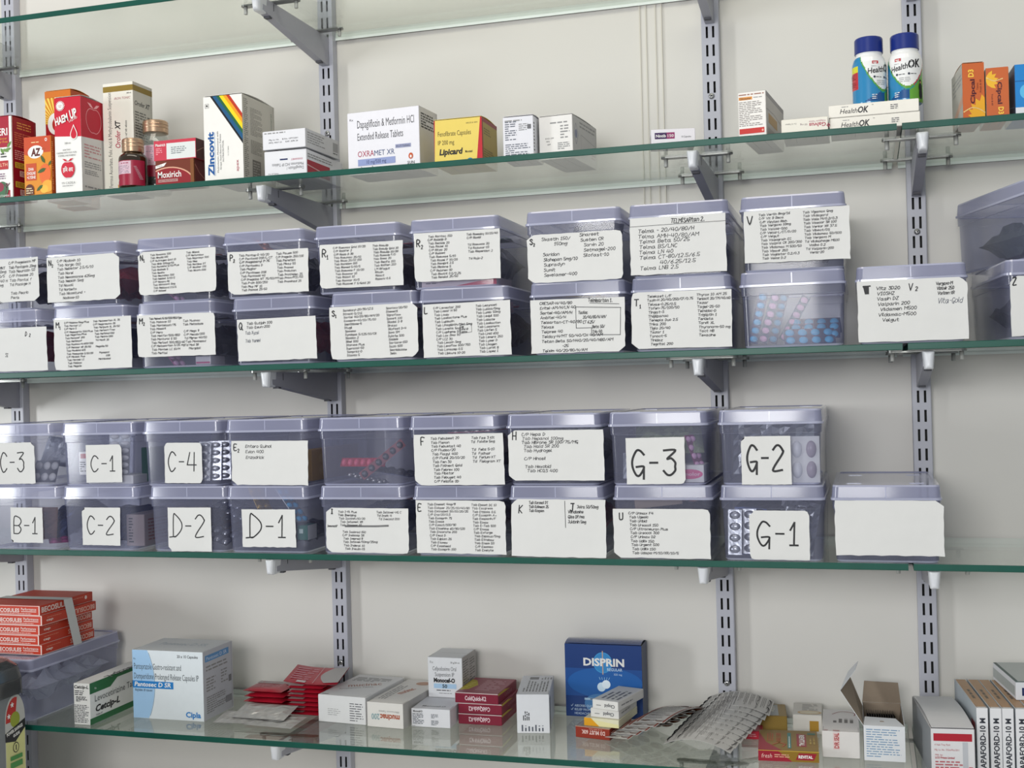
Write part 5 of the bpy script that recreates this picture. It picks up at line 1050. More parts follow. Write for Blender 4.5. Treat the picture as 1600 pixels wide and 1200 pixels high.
# ------------------------------------------------------------------ bottles
def cylface(mb, r, a0=0.0, cx=0.0, cy_=0.0):
    """panel wrapped round an upright cylinder: u = arc length from the front, v = height"""
    def fn(a, b_, k):
        t = a / r + a0; R_ = r + k
        return Vector((cx + R_ * math.sin(t), cy_ - R_ * math.cos(t), b_))
    return Face(mb, (0, 0, 0), (1, 0, 0), (0, 0, 1), (0, -1, 0), fn=fn)
def cyl_grid(F, u0, v0, u1, v1, m, n=16):
    for i in range(n):
        F.k = max(F.k, 0)
        a = u0 + (u1 - u0) * i / n; c = u0 + (u1 - u0) * (i + 1) / n
        F.mb.add([F.P(a, v0, F.k), F.P(c, v0, F.k), F.P(c, v1, F.k), F.P(a, v1, F.k)], [(0, 1, 2, 3)], m, True)
    F.k += 1
def ribbed_cap(mb, r, z0, z1, m, ribs=40, ridge=0.0004):
    n = ribs * 2
    def ring(rr_, z, amp): return [((rr_ + (amp if k % 2 else 0)) * math.sin(2 * PI * k / n), -(rr_ + (amp if k % 2 else 0)) * math.cos(2 * PI * k / n), z) for k in range(n)]
    rings = [ring(r - 0.0004, z0, 0), ring(r, z0 + 0.0006, ridge), ring(r - .0001, z1 - 0.0020, ridge), ring(r - 0.0008, z1 - 0.0006, 0), ring(r - 0.0020, z1, 0)]
    loft(mb, rings, [m] * 4, (True, True))
HB = {'w': mat('bottle_white', '#e6e7e6', 0.22, coat=0.4, noise=.02), 'b': mat('bottle_blue', '#2b7fb0', 0.22, coat=0.4, noise=.05), 'd': mat('bottle_deep_blue', '#1d4f86', 0.22, coat=0.4, noise=.05),
      'g': mat('bottle_green', '#5f9a35', 0.22, coat=0.4, noise=.06), 'r': mat('bottle_red', '#b5323a', 0.25, coat=0.4, noise=.04), 'y': mat('bottle_yellow', '#d2cf2e', 0.25, coat=0.4, noise=.04), 't': mat('bottle_teal', '#1f8a86', 0.22, coat=0.4, noise=.04)}
M_CAPB = mat('cap_royal_blue', '#1b2d78', 0.28, coat=0.3, noise=.04)
def hok_bottle(x, y, z, turn, label):
    t = thing('supplement_bottle', label, 'bottle', (x, y, z), math.radians(turn), 'blue-capped bottles')
    r = 0.0204; prof = [(r - 0.0018, 0.0), (r - 0.0003, 0.0016), (r, 0.004), (r, 0.049), (r - 0.0006, 0.0535), (r - 0.0022, 0.0585), (r - 0.0045, 0.0620), (r - 0.0052, 0.0660)]
    zs = [0, 0.0016] + [0.004 + 0.045 * k / 30 for k in range(31)] + [0.0510, 0.0535, 0.0560, 0.0585, 0.0604, 0.0620, 0.0660]
    def rad(zz):
        for (r0, z0), (r1, z1) in zip(prof, prof[1:]):
            if z0 <= zz <= z1: return r0 + (r1 - r0) * (zz - z0) / (z1 - z0)
        return prof[-1][0]
    mb = MB(); n = 144
    def colr(a, zz):
        v = zz / 0.062; A = abs(a)
        if zz > 0.0600: return 'w'
        edge = 0.30 + 0.62 * (A / 82) ** 1.7 if A < 100 else 9
        if v > edge: return 'w'
        if v > edge - 0.045: return 'g' if a < 20 else 'r'
        if v > edge - 0.07: return 't'
        if -175 < a < -92 and 0.32 < v < 0.78:
            return 'y' if v > 0.68 else 'r'
        if a > 4 and a < 150: return 'g'
        if -70 < a <= 4 and v < 0.30 + a / 300 and v > 0.05: return 'd'
        return 'b'
    for j in range(len(zs) - 1):
        for k in range(n):
            a0, a1 = 2 * PI * k / n - PI, 2 * PI * (k + 1) / n - PI
            c = colr(math.degrees((a0 + a1) / 2), (zs[j] + zs[j + 1]) / 2)
            r0, r1 = rad(zs[j]), rad(zs[j + 1])
            mb.add([(r0 * math.sin(a0), -r0 * math.cos(a0), zs[j]), (r0 * math.sin(a1), -r0 * math.cos(a1), zs[j]), (r1 * math.sin(a1), -r1 * math.cos(a1), zs[j + 1]), (r1 * math.sin(a0), -r1 * math.cos(a0), zs[j + 1])], [(0, 1, 2, 3)], HB[c], True)
    mb.add([((r - .0018) * math.sin(2 * PI * k / 24), -(r - .0018) * math.cos(2 * PI * k / 24), 0) for k in range(24)], [tuple(reversed(range(24)))], HB['b'])
    F = cylface(mb, r)
    F.text('Health', -0.0205, 0.0372, 0.0068, K_, w=0.0215, shear=0.25, rot=8, bold=0.02); F.text('OK', 0.0012, 0.0402, 0.0092, K_, w=0.0165, shear=0.25, rot=8, bold=0.04)
    F.rect(-0.0150, 0.0495, -0.0075, 0.0530, C('#b5323a')); F.micro(-0.014, 0.0500, -0.0085, 0.0522, 1, W_)
    F.micro(-0.016, 0.0458, -0.0095, 0.0472, 1, GR_)
    for a in (-0.0125, 0.0015): F.ell(a, 0.0335, 0.0014, 0.0014, C('#333a4a'), n=12); F.micro(a + 0.002, 0.0325, a + 0.0105, 0.0342, 1, K_, seed=3)
    F.micro(-0.0100, 0.0235, 0.0040, 0.0300, 3, GR_, seed=5, h=0.3); F.micro(-0.016, 0.006, -0.009, 0.013, 3, W_, seed=7, h=0.35)
    for a, b_, ra, rb in ((0.0165, 0.0245, 0.0015, 0.0021), (0.0165, 0.0170, 0.0030, 0.0055), (0.0155, 0.0090, 0.0016, 0.0060), (0.0180, 0.0090, 0.0016, 0.0060)): F.ell(a, b_, ra, rb, C('#191c20'), n=14)
    F.ell(0.0165, 0.0232, 0.0011, 0.0014, C('#a5745a'), n=12)
    F.micro(-0.052, 0.0215, -0.036, 0.0400, 8, C('#7a2026'), seed=8, h=0.3)
    mb.build('body', t)
    mb = MB(); mb.lathe([(0.0150, 0.0640), (0.0158, 0.0655), (0.0158, 0.0668)], 0, 0, 48, HB['w']); ribbed_cap(mb, 0.0168, 0.0655, 0.0850, M_CAPB, 48, 0.0002)
    mb.build('cap', t)
    return t
ZH = Z1 + 0.0314
hok_bottle(0.8160, -0.2040, ZH, 52, 'blue-capped supplement bottle, left one, turned to show its blue and red back panel')
hok_bottle(0.8580, -0.2030, ZH, 6, 'blue-capped supplement bottle, right one, white and green front facing out')

def syrup_bottle(x, y, z, r, H, capr, glassm, label, lb, liquid=None, turn=0, zf=0.735, sf=0.60):
    t = thing('syrup_bottle', label, 'bottle', (x, y, z), math.radians(turn))
    zc = H * zf; sh = H * sf
    mb = MB(); mb.lathe([(r * 0.92, 0), (r, H * 0.02), (r, sh), (r * 0.97, sh + H * 0.04), (r * 0.86, sh + H * 0.08), (capr * 0.86, zc - H * .015), (capr * 0.82, zc), (capr * 0.82, zc + H * 0.02)], 0, 0, 48, glassm, True, True, True)
    mb.build('glass_body', t)
    if liquid:
        m2 = MB(); m2.lathe([(r * 0.88, H * 0.015), (r * 0.95, H * 0.03), (r * 0.95, liquid)], 0, 0, 40, M_SYRUP); m2.build('syrup', t)
    mb = MB(); F = cylface(mb, r + 0.00015); lb(F, mb); mb.build('label', t)
    mb = MB(); ribbed_cap(mb, capr, zc - H * 0.005, H, M_GOLD, 44, 0.00025)
    for zz in (0.35, 0.62): mb.lathe([(capr + 0.0002, zc + (H - zc) * zz), (capr + 0.0008, zc + (H - zc) * (zz + .04)), (capr + 0.0002, zc + (H - zc) * (zz + .10))], 0, 0, 44, M_GOLD, True, False, False)
    mb.build('cap', t)
    return t
def lab_amber(F, mb):
    cyl_grid(F, -0.024, 0.0040, 0.030, 0.0400, C('#96223a', 0.3), 28); cyl_grid(F, -0.0195, 0.0205, 0.0085, 0.0390, C('#cfb0bc', 0.3), 20)
    F.micro(-0.018, 0.0345, 0.0050, 0.0375, 1, C('#9a3a55'), seed=2); F.micro(-0.018, 0.0215, 0.0070, 0.0330, 6, C('#8d8390'), seed=3)
    F.ell(-0.0155, 0.0125, 0.0012, 0.0017, W_, 12); F.poly([(-0.0166, 0.0130), (-0.0155, 0.0162), (-0.0144, 0.0130)], W_)
    for k in range(9): F.rect(0.0125 + 0.001 * k, 0.030 - 0.0022 * k, 0.0165 + 0.0012 * k, 0.0315 - 0.0022 * k, C('#a9737c', .3))
syrup_bottle(-0.2105, -0.2285, Z1, 0.0205, 0.0735, 0.0152, M_AMBER, 'small amber syrup bottle with gold cap at the shelf front', lab_amber)
def lab_clear(F, mb):
    cyl_grid(F, -0.024, 0.0230, 0.030, 0.0700, C('#c9c3c6', 0.3), 28); cyl_grid(F, -0.024, 0.0230, 0.030, 0.0400, C('#8f2038', 0.3), 28); F.k += 1
    cyl_grid(F, -0.004, 0.0405, 0.010, 0.0690, C('#cda4b4', 0.3), 10); F.micro(-0.003, 0.043, 0.009, 0.067, 9, C('#8d8390'), seed=3)
    for k in range(10): F.rect(-0.020 + 0.0012 * k, 0.067 - 0.0040 * k, -0.015 + 0.0012 * k, 0.0695 - 0.0040 * k, C('#9a2a44', .3))
syrup_bottle(-0.2035, -0.1800, Z1, 0.0222, 0.1090, 0.0182, M_CLEARB, 'larger clear syrup bottle with gold cap and dark syrup, behind the amber one', lab_clear, liquid=0.030, zf=0.835, sf=0.665)

# ------------------------------------------------------------------ bottom shelf
def d_cet(F, R, L, T):
    w, h, d = 0.0275, 0.061, 0.140
    F.text('Cetcip-L', 0.0012, h - 0.0075, 0.0045, K_, w=0.0245, bold=0.03, shear=0.15); F.micro(0.002, h - 0.018, 0.018, h - 0.010, 3, K_, seed=2); F.micro(0.004, 0.034, 0.023, 0.042, 4, K_, seed=3, h=.6); F.micro(0.0012, 0.003, 0.026, 0.030, 11, C('#4a4a4e'), seed=4)
    R.rect(0, 0, d, 0.009, C('#2f6a42')); R.poly([(0, 0.045), (0.050, 0.045), (0.068, 0.055), (d, 0.055), (d, h), (0, h)], C('#2f6a42')); R.text('Rx', 0.012, 0.050, 0.0030, W_)
    R.text('Levocetirizine Tablets', 0.012, 0.0315, 0.0095, C('#55585a'), w=0.118); R.text('Cetcip-L', 0.013, 0.0165, 0.0092, K_, w=0.060, bold=0.035, shear=0.2); R.text('Tablet IP', 0.013, 0.0105, 0.0026, K_, w=0.016)
    T.text('Cetcip-L', 0.0225, 0.125, 0.0115, C('#44484a'), w=0.085, bold=0.03, shear=0.2, rot=-90)
carton('narrow white and green tablet carton lying end-on beside the long clear box', -0.3275, -0.2380, Z4, 0.0275, 0.140, 0.061, 0, '#dfdfdc', d_cet)
def d_panto(F, R, L, T):
    w, h, d = 0.119, 0.102, 0.085
    F.rect(0, 0, w, h, C('#d9e0e4')); a0 = []
    cx_, cy_, rr_ = -0.085, 0.050, 0.122
    pts = [(cx_ + rr_ * math.cos(t), cy_ + rr_ * math.sin(t)) for t in [math.radians(-24 + 49 * i / 24) for i in range(25)]]
    pts = [(max(0, a), min(h, max(0, b_))) for a, b_ in pts]
    F.poly([(0, 0)] + pts + [(0, h)], C('#9fc3e4')); F.stroke([(a + .0006, b_) for a, b_ in pts if 0.002 < b_ < h - .002], 0.0006, C('#5a7f9c'))
    F.text('Rx', 0.002, h - 0.015, 0.0026, K_); F.text('20 x 10 Capsules', w - 0.008, h - 0.0100, 0.0042, K_, w=0.035, align='R', bold=0.01)
    F.text('Pantoprazole Gastro-resistant and', 0.0025, 0.0730, 0.0090, C('#4d5458'), w=0.080); F.text('Domperidone Prolonged Release Capsules IP', 0.0025, 0.0585, 0.0090, C('#4d5458'), w=0.109)
    F.rect(0, 0.0450, 0.0690, 0.0555, C('#2a7cc0')); F.text('Pantosec D SR', 0.0030, 0.0475, 0.0065, W_, w=0.062, bold=0.02, shear=0.12); F.text('पैन्टोसेक डी एसआर', 0.0035, 0.0400, 0.0030, K_, w=0.030)
    F.text('Cipla', w - 0.005, 0.0050, 0.0078, C('#2a7cc0'), w=0.025, align='R', bold=0.03)
    R.rect(0, 0, d, h, C('#bfc1c8')); R.rect(0.006, h - 0.017, 0.074, h - 0.0075, C('#5b93c8')); R.text('Pantosec D SR', 0.010, h - 0.0150, 0.0052, C('#d7e3ef'), w=0.058); R.micro(0.008, 0.070, 0.070, 0.080, 2, GR_, seed=5); R.micro(0.008, 0.040, 0.035, 0.062, 5, GR_, seed=6); R.micro(0.050, 0.044, 0.070, 0.066, 5, GR_, seed=7); R.micro(0.008, 0.008, 0.066, 0.034, 8, GR_, seed=8); R.rect(0.062, 0.012, 0.080, 0.022, C('#8a8a90')); R.rect(0.072, 0.042, 0.080, 0.052, C('#77777c'))
    T.text('Pantosec D SR', 0.020, 0.040, 0.016, C('#b7c0c6'), w=0.080, bold=0.02)
carton('large white and pale blue capsule carton standing left of the red sachets', -0.2615, -0.1865, Z4, 0.119, 0.085, 0.1015, 0, '#d3d5d6', d_panto)
def d_beco(flip):
    def dd(F, R, L, T):
        w, h, d = 0.112, 0.0146, 0.130; wt = C('#ecd8d0')
        F.rect(0, 0, w, 0.0008, wt); F.rect(0, h - 0.0008, w, h, wt); F.rect(w - 0.0018, 0, w, h, wt)
        F.text('BECOSULES', w - 0.036, 0.0045, 0.0056, wt, w=0.044, align='R', bold=0.03); F.text('Performance', w - 0.006, 0.0074, 0.0040, wt, w=0.027, align='R', bold=0.01); F.rect(w - 0.033, 0.0052, w - 0.006, 0.0062, wt); F.micro(w - 0.075, 0.0018, w - 0.006, 0.0034, 1, wt)
        R.rect(0, 0, d, 0.0006, wt)
        if flip: R.text('BECOSULES', d - 0.004, 0.0105, 0.0070, C('#dfb2a4'), w=0.058, rot=180, bold=0.03); R.text('cap', 0.010, 0.0050, 0.0035, wt, w=0.016, bold=0.03); R.micro(0.012, 0.0095, 0.05, 0.0115, 1, C('#d98a70'))
        else: R.text('BECOSULES', 0.004, 0.0040, 0.0078, wt, w=0.064, bold=0.03); R.micro(0.080, 0.009, 0.11, 0.0115, 1, C('#d98a70')); R.ell(0.112, 0.0085, 0.003, 0.003, wt)
    return dd
for k in range(5):
    j = (0.000, 0.0035, -0.0030, -0.0024, 0.0012)[4 - k]
    nm = ['lowest', 'second from the bottom', 'middle', 'second from the top', 'topmost'][k]
    carton('%s red vitamin carton of the banded stack of five' % nm, -0.5135 + j, -0.2150 + abs(j) * 0.6, Z4 + BH + 0.0010 + k * 0.0149, 0.112, 0.130, 0.0147, (0.5, -0.6, 0.4, -0.8, 0.3)[k], '#c23a22', d_beco(k < 4), group='red vitamin cartons in the banded stack', tuck=False)
mb = MB(); xr, xl, zt, zb = -0.3965, -0.5175, Z4 + BH + 0.0010 + 5 * 0.0149 + 0.0006, Z4 + BH + 0.0006
y0, y1, sk = -0.1640, -0.1440, 0.022
P = [(xl, y0, zt), (xr, y0, zt), (xr, y0 + sk, zb), (xl, y0 + sk, zb)]; Q = [(a, b_ + (y1 - y0), c) for a, b_, c in P]
I_ = [(a + (0.0004 if a < -0.45 else -0.0004), b_, c + (-0.0003 if c > -0.36 else 0.0003)) for a, b_, c in P]; J_ = [(a, b_ + (y1 - y0), c) for a, b_, c in I_]
for k in range(4):
    n_ = (k + 1) % 4
    if k == 2: continue
    mb.add([P[k], P[n_], Q[n_], Q[k]], [(3, 2, 1, 0)], M_PAPER); mb.add([I_[k], I_[n_], J_[n_], J_[k]], [(0, 1, 2, 3)], M_PAPER)
tag(mb.build('paper_band'), 'white paper band wrapped around the stack of five red cartons', 'paper band')

def d_muc(n):
    def dd(F, R, L, T):
        w, h = (0.078, 0.039) if n == 1 else (0.059, 0.036)
        if n == 1:
            F.micro(0.052, 0.0035, 0.075, 0.031, 8, C('#55555a'), seed=3, h=.35); F.micro(0.016, 0.010, 0.037, 0.021, 4, GR_, seed=4, h=.25)
            T.text('mucinac', 0.022, 0.050, 0.016, C('#b08578'), w=0.050, rot=28, bold=0.02); T.text('Acetylcysteine Tablets', 0.016, 0.034, 0.006, C('#7f7f7f'), w=0.05, rot=28); T.micro(0.008, 0.085, 0.07, 0.11, 4, C('#8f8f8f'), seed=5); T.micro(0.004, 0.004, 0.016, 0.008, 1, K_)
        else:
            F.text('mucinac', 0.0520, 0.0190, 0.0080, C('#a8573c'), w=0.0310, rot=180, bold=0.04); F.text('200', 0.0200, 0.0190, 0.0080, C('#8aa5a8'), w=0.0130, rot=180, bold=0.03); F.text('Effervescent Tablets', 0.0510, 0.0245, 0.0026, GR_, w=0.032, rot=180)
            T.text('mucinac', 0.030, 0.050, 0.012, C('#b5745c'), w=0.034, rot=75, bold=0.03); T.ell(0.036, 0.115, 0.012, 0.010, C('#b58a72')); T.micro(0.006, 0.020, 0.02, 0.1, 3, C('#8f8f8f'), seed=6, vert=True); R.rect(0, 0, 0.12, h, C('#b9b6b2'))
    return dd
carton('long white carton with small upside-down print, right of the red sachets', 0.0245, -0.1510, Z4, 0.078, 0.125, 0.0395, -5, '#dcdcdc', d_muc(1))
carton('long white carton with orange upside-down name, beside the other long white one', 0.1060, -0.1615, Z4, 0.0575, 0.135, 0.0355, -4.5, '#dcd9d4', d_muc(2))
def d_manolo(F, R, L, T):
    F.text('Monocef-O', 0.0030, 0.0210, 0.0028, K_, w=0.014, bold=0.03); F.micro(0.002, 0.004, 0.020, 0.0195, 7, C('#4a4e58'), seed=3); F.micro(0.030, 0.013, 0.042, 0.0195, 4, C('#4a4e58'), seed=4); F.micro(0.030, 0.003, 0.042, 0.0105, 4, C('#4a4e58'), seed=5); F.rect(0.0, 0.0008, 0.006, 0.0022, C('#b9b9bc')); T.text('Monocef-O', 0.012, 0.012, 0.006, C('#6a6a6e'), w=0.035, bold=.02)
carton('low white carton with small print, carrying a taller white carton', 0.1690, -0.1495, Z4, 0.0585, 0.118, 0.0262, 0, '#dedee2', d_manolo)
def d_mano(F, R, L, T):
    w, h, d = 0.0535, 0.059, 0.062
    F.text('Rx', 0.0035, h - 0.009, 0.0036, GR_); F.text('30 g/30 ml', w - 0.004, h - 0.0085, 0.0026, K_, w=0.014, align='R'); F.text('Cefpodoxime Oral', 0.0075, 0.0395, 0.0062, C('#6a6a6e'), w=0.037); F.text('Suspension IP', 0.0110, 0.0310, 0.0062, C('#6a6a6e'), w=0.030)
    F.text('Monocef-O', 0.0090, 0.0225, 0.0060, K_, w=0.033, bold=0.05); F.rect(0.0090, 0.0135, 0.0440, 0.0205, C('#a9c8e2')); F.text('50', 0.0260, 0.0145, 0.0050, K_, w=0.0075, align='C', bold=0.03); F.micro(0.013, 0.0095, 0.038, 0.0120, 1, K_); F.micro(0.017, 0.0055, 0.040, 0.0075, 1, GR_)
    R.rect(0, 0, d, h, C('#b5b2ae')); R.micro(0.004, 0.020, 0.030, 0.054, 9, C('#6f6c68'), seed=3); R.micro(0.034, 0.010, 0.058, 0.052, 11, C('#6f6c68'), seed=4); T.rect(0.012, 0.030, w, 0.0306, C('#8a8884'))
carton('white suspension carton with a pale blue dose bar, on top of the low white carton', 0.1725, -0.0880, Z4 + 0.0266, 0.0535, 0.062, 0.059, 0, '#dddee0', d_mano)
def d_cq(up):
    def dd(F, R, L, T):
        h = 0.0149; wt = C('#e3c9cf')
        F.rect(0, h - 0.0012, 0.065, h, C('#c9b8b6')); F.text('ColdQuick-K2', 0.0475 if up else 0.015, 0.0100 if up else 0.0042, 0.0060, wt, w=0.032, rot=180 if up else 0, bold=0.03)
        R.text('ColdQuick', 0.030, 0.0045, 0.0050, C('#9a5a66'), w=0.035, bold=0.02); R.poly([(0, h), (0.030, h), (0.055, h - 0.004), (0, h - 0.003)], C('#b59a2c'))
        T.rect(0.001, 0.001, 0.064, 0.087, C('#97505c')); T.poly([(0.001, 0.012), (0.014, 0.020), (0.020, 0.045), (0.010, 0.070), (0.001, 0.075)], C('#b8a838')); T.micro(0.024, 0.015, 0.058, 0.075, 8, C('#ba8a90'), seed=4); T.micro(0.004, 0.028, 0.012, 0.062, 4, C('#d8cc70'), seed=6)
    return dd
for k in range(3):
    carton(['lowest', 'middle', 'topmost'][k] + ' maroon cold-tablet carton in the stack of three', (0.2305, 0.2308, 0.2265)[k], (-0.1225, -0.1225, -0.1235)[k], Z4 + k * 0.0152, 0.065, 0.088, 0.0149, (0, 0.3, -1.0)[k], '#7f1a33', d_cq(k < 2), group='maroon cartons in the stack of three', tuck=False)
def d_white(F, R, L, T):
    w, h = 0.0465, 0.054
    F.micro(0.008, 0.018, 0.018, 0.031, 4, K_, seed=3, h=.55, vert=True); F.micro(0.005, 0.003, 0.038, 0.012, 7, C('#5a5f6a'), seed=4, vert=True); T.rect(0.012, 0.084, 0.025, 0.098, C('#7a7a7c')); T.micro(0.006, 0.015, 0.042, 0.08, 8, C('#7a7a7c'), seed=5, vert=True); T.micro(0.028, 0.084, 0.045, 0.098, 4, C('#7a7a7c'), seed=6, vert=True)
    R.rect(0.001, 0.002, 0.020, 0.048, C('#77767a'))
carton('plain white upright carton between the maroon stack and the blue carton', 0.3270, -0.1530, Z4, 0.0455, 0.108, 0.054, 11, '#dfe0e4', d_white)
def d_dis(F, R, L, T):
    w, h, d = 0.117, 0.105, 0.040; mid = C('#1f5fa8'); 
    F.rect(0, 0, w, h, C('#173a78')); 
    F.rect(0.0, 0.030, w, 0.070, C('#1c4d92')); F.ell(w * 0.5, 0.050, w * 0.47, 0.022, mid, 40)
    F.ell(0.0560, 0.0790, 0.0140, 0.0150, C('#3f97d2'), 32); F.ell(0.0560, 0.0790, 0.0128, 0.0138, C('#3488c6'), 32); F.rect(0.0553, 0.062, 0.0567, 0.096, C('#c9a58a'))
    F.text('DISPRIN', 0.0275, 0.0745, 0.0105, W_, w=0.060, bold=0.035); F.text('REGULAR', 0.0845, 0.0675, 0.0042, C('#c5dcef'), w=0.022, align='R', bold=0.01); F.text('325 mg', 0.0840, 0.0615, 0.0026, C('#c5dcef'), w=0.012, align='R')
    F.ell(0.0535, 0.0440, 0.0062, 0.0066, C('#cfe6f5')); F.ell(0.0605, 0.0480, 0.0062, 0.0062, C('#e4f2fb'))
    for a in range(5): F.stroke([(0.0520 + 0.003 * a, 0.0545), (0.0505 + 0.0038 * a, 0.0580)], 0.0006, C('#9fd0f0'))
    F.ell(0.050, 0.020, 0.022, 0.014, C('#4a7fb5')); F.rect(0.028, 0.0245, 0.072, 0.0275, C('#aac8e2')); F.text('MEDICINE', 0.0365, 0.0250, 0.0020, C('#16315f'), w=0.016, bold=0.03)
    for i, t in enumerate(('ABSORBS QUICKLY', 'RELIEF FROM PAIN', 'HEADACHE')): F.text(t, 0.0130, 0.0140 - i * 0.0055, 0.0034, C('#c5dcef'), w=(0.034, 0.034, 0.022)[i]); 
    for i in range(2): F.stroke([(0.0078, 0.0158 - i * 0.0055), (0.0088, 0.0146 - i * 0.0055), (0.0108, 0.0178 - i * 0.0055)], 0.0006, C('#c5dcef'))
    R.rect(0, 0, d, h, C('#2a3a5c')); R.stroke([(0.004, 0.01), (0.012, 0.05), (0.006, 0.095)], 0.002, C('#44567a')); T.rect(0, 0, w, d, C('#4a4f5a')); T.stroke([(0.02, 0.02), (0.07, 0.026), (0.11, 0.014)], 0.0014, C('#6a6f7a'))
carton('large royal blue tablet carton standing against the wall', 0.3720, -0.0520, Z4, 0.1130, 0.040, 0.1050, 0, mat('print_disprin_blue', '#173a78', 0.22, coat=0.4, noise=0.05), d_dis, lip=0.004)
def d_d3(F, R, L, T):
    F.text('D3 MUST 60K', 0.0430, 0.0110, 0.0052, C('#e2c2ba'), w=0.0340, rot=180, bold=0.03); F.micro(0.020, 0.0120, 0.042, 0.0140, 1, C('#c9907f')); F.rect(0, 0.0148, 0.05, 0.0155, C('#c9a58f')); R.rect(0, 0, 0.085, 0.0155, C('#7a2a1c')); T.rect(0, 0, 0.05, 0.085, C('#a59c96')); T.micro(0.006, 0.004, 0.045, 0.02, 3, C('#8a8a50'))
carton('brick red carton at the bottom of the small stack in front of the blue carton', 0.4100, -0.1530, Z4, 0.0500, 0.085, 0.0155, -9, '#8f2f1e', d_d3)
carton('thin yellow and white carton, second from the bottom of the small stack', 0.4215, -0.1490, Z4 + 0.0158, 0.0500, 0.078, 0.0105, -8, '#e2ddc0', lambda F, R, L, T: (F.poly([(0, 0), (0.022, 0), (0.010, 0.0105), (0, 0.0105)], C('#e0a020')), F.poly([(0.022, 0), (0.012, 0.0085), (0.050, 0.0045), (0.05, 0)], C('#e6dfa8'))), tuck=False)
def d_cl(F, R, L, T):
    F.text('Clopid', 0.034, 0.0075, 0.0044, C('#55555a'), w=0.0155, rot=180, bold=0.03); F.micro(0.006, 0.004, 0.015, 0.0065, 1, GR_); R.micro(0.01, 0.004, 0.05, 0.008, 1, GR_); T.micro(0.006, 0.010, 0.036, 0.06, 4, C('#6a6a70'), seed=3, vert=True)
carton('lower of the two small white cartons on the brick red stack', 0.4300, -0.1450, Z4 + 0.0266, 0.0410, 0.072, 0.0122, -9, '#dedcd8', d_cl, tuck=False)
carton('upper of the two small white cartons, top of the brick red stack', 0.4335, -0.1480, Z4 + 0.0391, 0.0390, 0.080, 0.0125, -15, '#e0deda', d_cl, tuck=False)
def d_rev(F, R, L, T):
    w, h, d = 0.076, 0.0135, 0.090; gold, red = C('#8a6a1e'), C('#96172c')
    F.rect(0, 0, w, h, gold); F.poly([(0, 0), (0.042, 0), (0.024, h), (0, h)], red); F.rect(0, h - 0.0006, w, h, C('#d9b84a')); F.text('fresh', 0.004, 0.0040, 0.0055, C('#e0b8b0'), w=0.013, shear=0.2); F.micro(0.020, 0.0045, 0.040, 0.0095, 2, C('#d9a58a')); F.poly([(0.046, 0.0025), (0.068, 0.0025), (0.072, 0.011), (0.050, 0.011)], red); F.text('REVITAL', 0.0495, 0.0048, 0.0036, W_, w=0.0175, bold=0.04)
    T.rect(0, 0, w, d, gold); T.poly([(0, 0), (0.030, 0), (0.010, 0.034), (0.0, 0.080)], red); T.poly([(0.048, 0.020), (0.060, 0.018), (0.060, 0.072), (0.048, 0.076)], red); T.text('REVITAL', 0.0515, 0.070, 0.0062, W_, w=0.048, rot=-90, bold=0.04); T.rect(0.0365, 0.010, 0.0410, 0.078, C('#2f7d78')); T.micro(0.0375, 0.014, 0.040, 0.07, 1, W_, vert=True); T.rect(0.062, 0.072, 0.072, 0.080, C('#2f6a58'))
    T.text('BEST EVER', 0.0225, 0.075, 0.0055, C('#b5502a'), w=0.038, rot=-90, bold=.02); T.micro(0.010, 0.040, 0.019, 0.078, 3, C('#b5502a'), seed=4, vert=True); T.stroke([(0.018, 0.024), (0.026, 0.034), (0.034, 0.026), (0.030, 0.016)], 0.002, C('#b5502a')); T.micro(0.063, 0.03, 0.072, 0.06, 2, C('#b59a4a'), seed=6, vert=True)
carton('flat gold and red vitamin carton at the shelf front, right of the blister packs', 0.6600, -0.2060, Z4, 0.0745, 0.090, 0.0135, 4, '#8a6a1e', d_rev, tuck=False)
carton('small bright red carton peeping out between the blister packs and the gold carton', 0.6300, -0.1180, Z4, 0.028, 0.030, 0.0110, 4, '#c01f38', lambda F, R, L, T: F.micro(0.004, 0.003, 0.022, 0.008, 2, C('#e09aa4')), tuck=False)
carton('gold carton with a grey panel lying behind the red and gold vitamin carton', 0.6500, -0.0800, Z4, 0.038, 0.062, 0.0220, 6, '#8f7434', lambda F, R, L, T: (T.rect(0.002, 0.004, 0.027, 0.058, C('#9fa3a2')), T.micro(0.012, 0.012, 0.024, 0.050, 4, C('#d5d2c0'), seed=3)), tuck=False)
carton('pale carton with brown rings behind the taped white carton', 0.6955, -0.0790, Z4, 0.0385, 0.062, 0.0260, 2, '#d0ccc4', lambda F, R, L, T: (T.micro(0.012, 0.022, 0.034, 0.056, 6, C('#8a8884'), seed=3), T.ell(0.022, 0.012, 0.016, 0.009, C('#c2a06a')), T.ell(0.022, 0.012, 0.013, 0.007, C('#d6cbb0')), F.rect(0.022, 0.004, 0.034, 0.018, C('#a8802c'))), tuck=False)
def d_dr(F, R, L, T):
    F.rect(0.0135, 0.0105, 0.0215, 0.0320, C('#d9c0bd')); F.text('DR', 0.0205, 0.0120, 0.0055, C('#a83a3c'), w=0.0085, rot=90, bold=.03); F.text('SEAL', 0.0205, 0.0215, 0.0055, C('#a83a3c'), w=0.010, rot=90, bold=.03); T.rect(0.0135, 0, 0.0215, 0.006, C('#b88a88'))
    T.micro(0.012, 0.040, 0.040, 0.062, 4, C('#5a5552'), seed=3, h=.6, vert=True); T.stroke(smooth_pts([(0.012, 0.080), (0.024, 0.094), (0.040, 0.088), (0.040, 0.076)]), 0.0012, C('#a05050')); T.micro(0.002, 0.002, 0.008, 0.006, 1, C('#a05050'))
carton('white carton closed with a red-printed tape seal, left of the open carton', 0.7375, -0.1760, Z4, 0.0460, 0.105, 0.0335, 1, '#d6d2cf', d_dr)
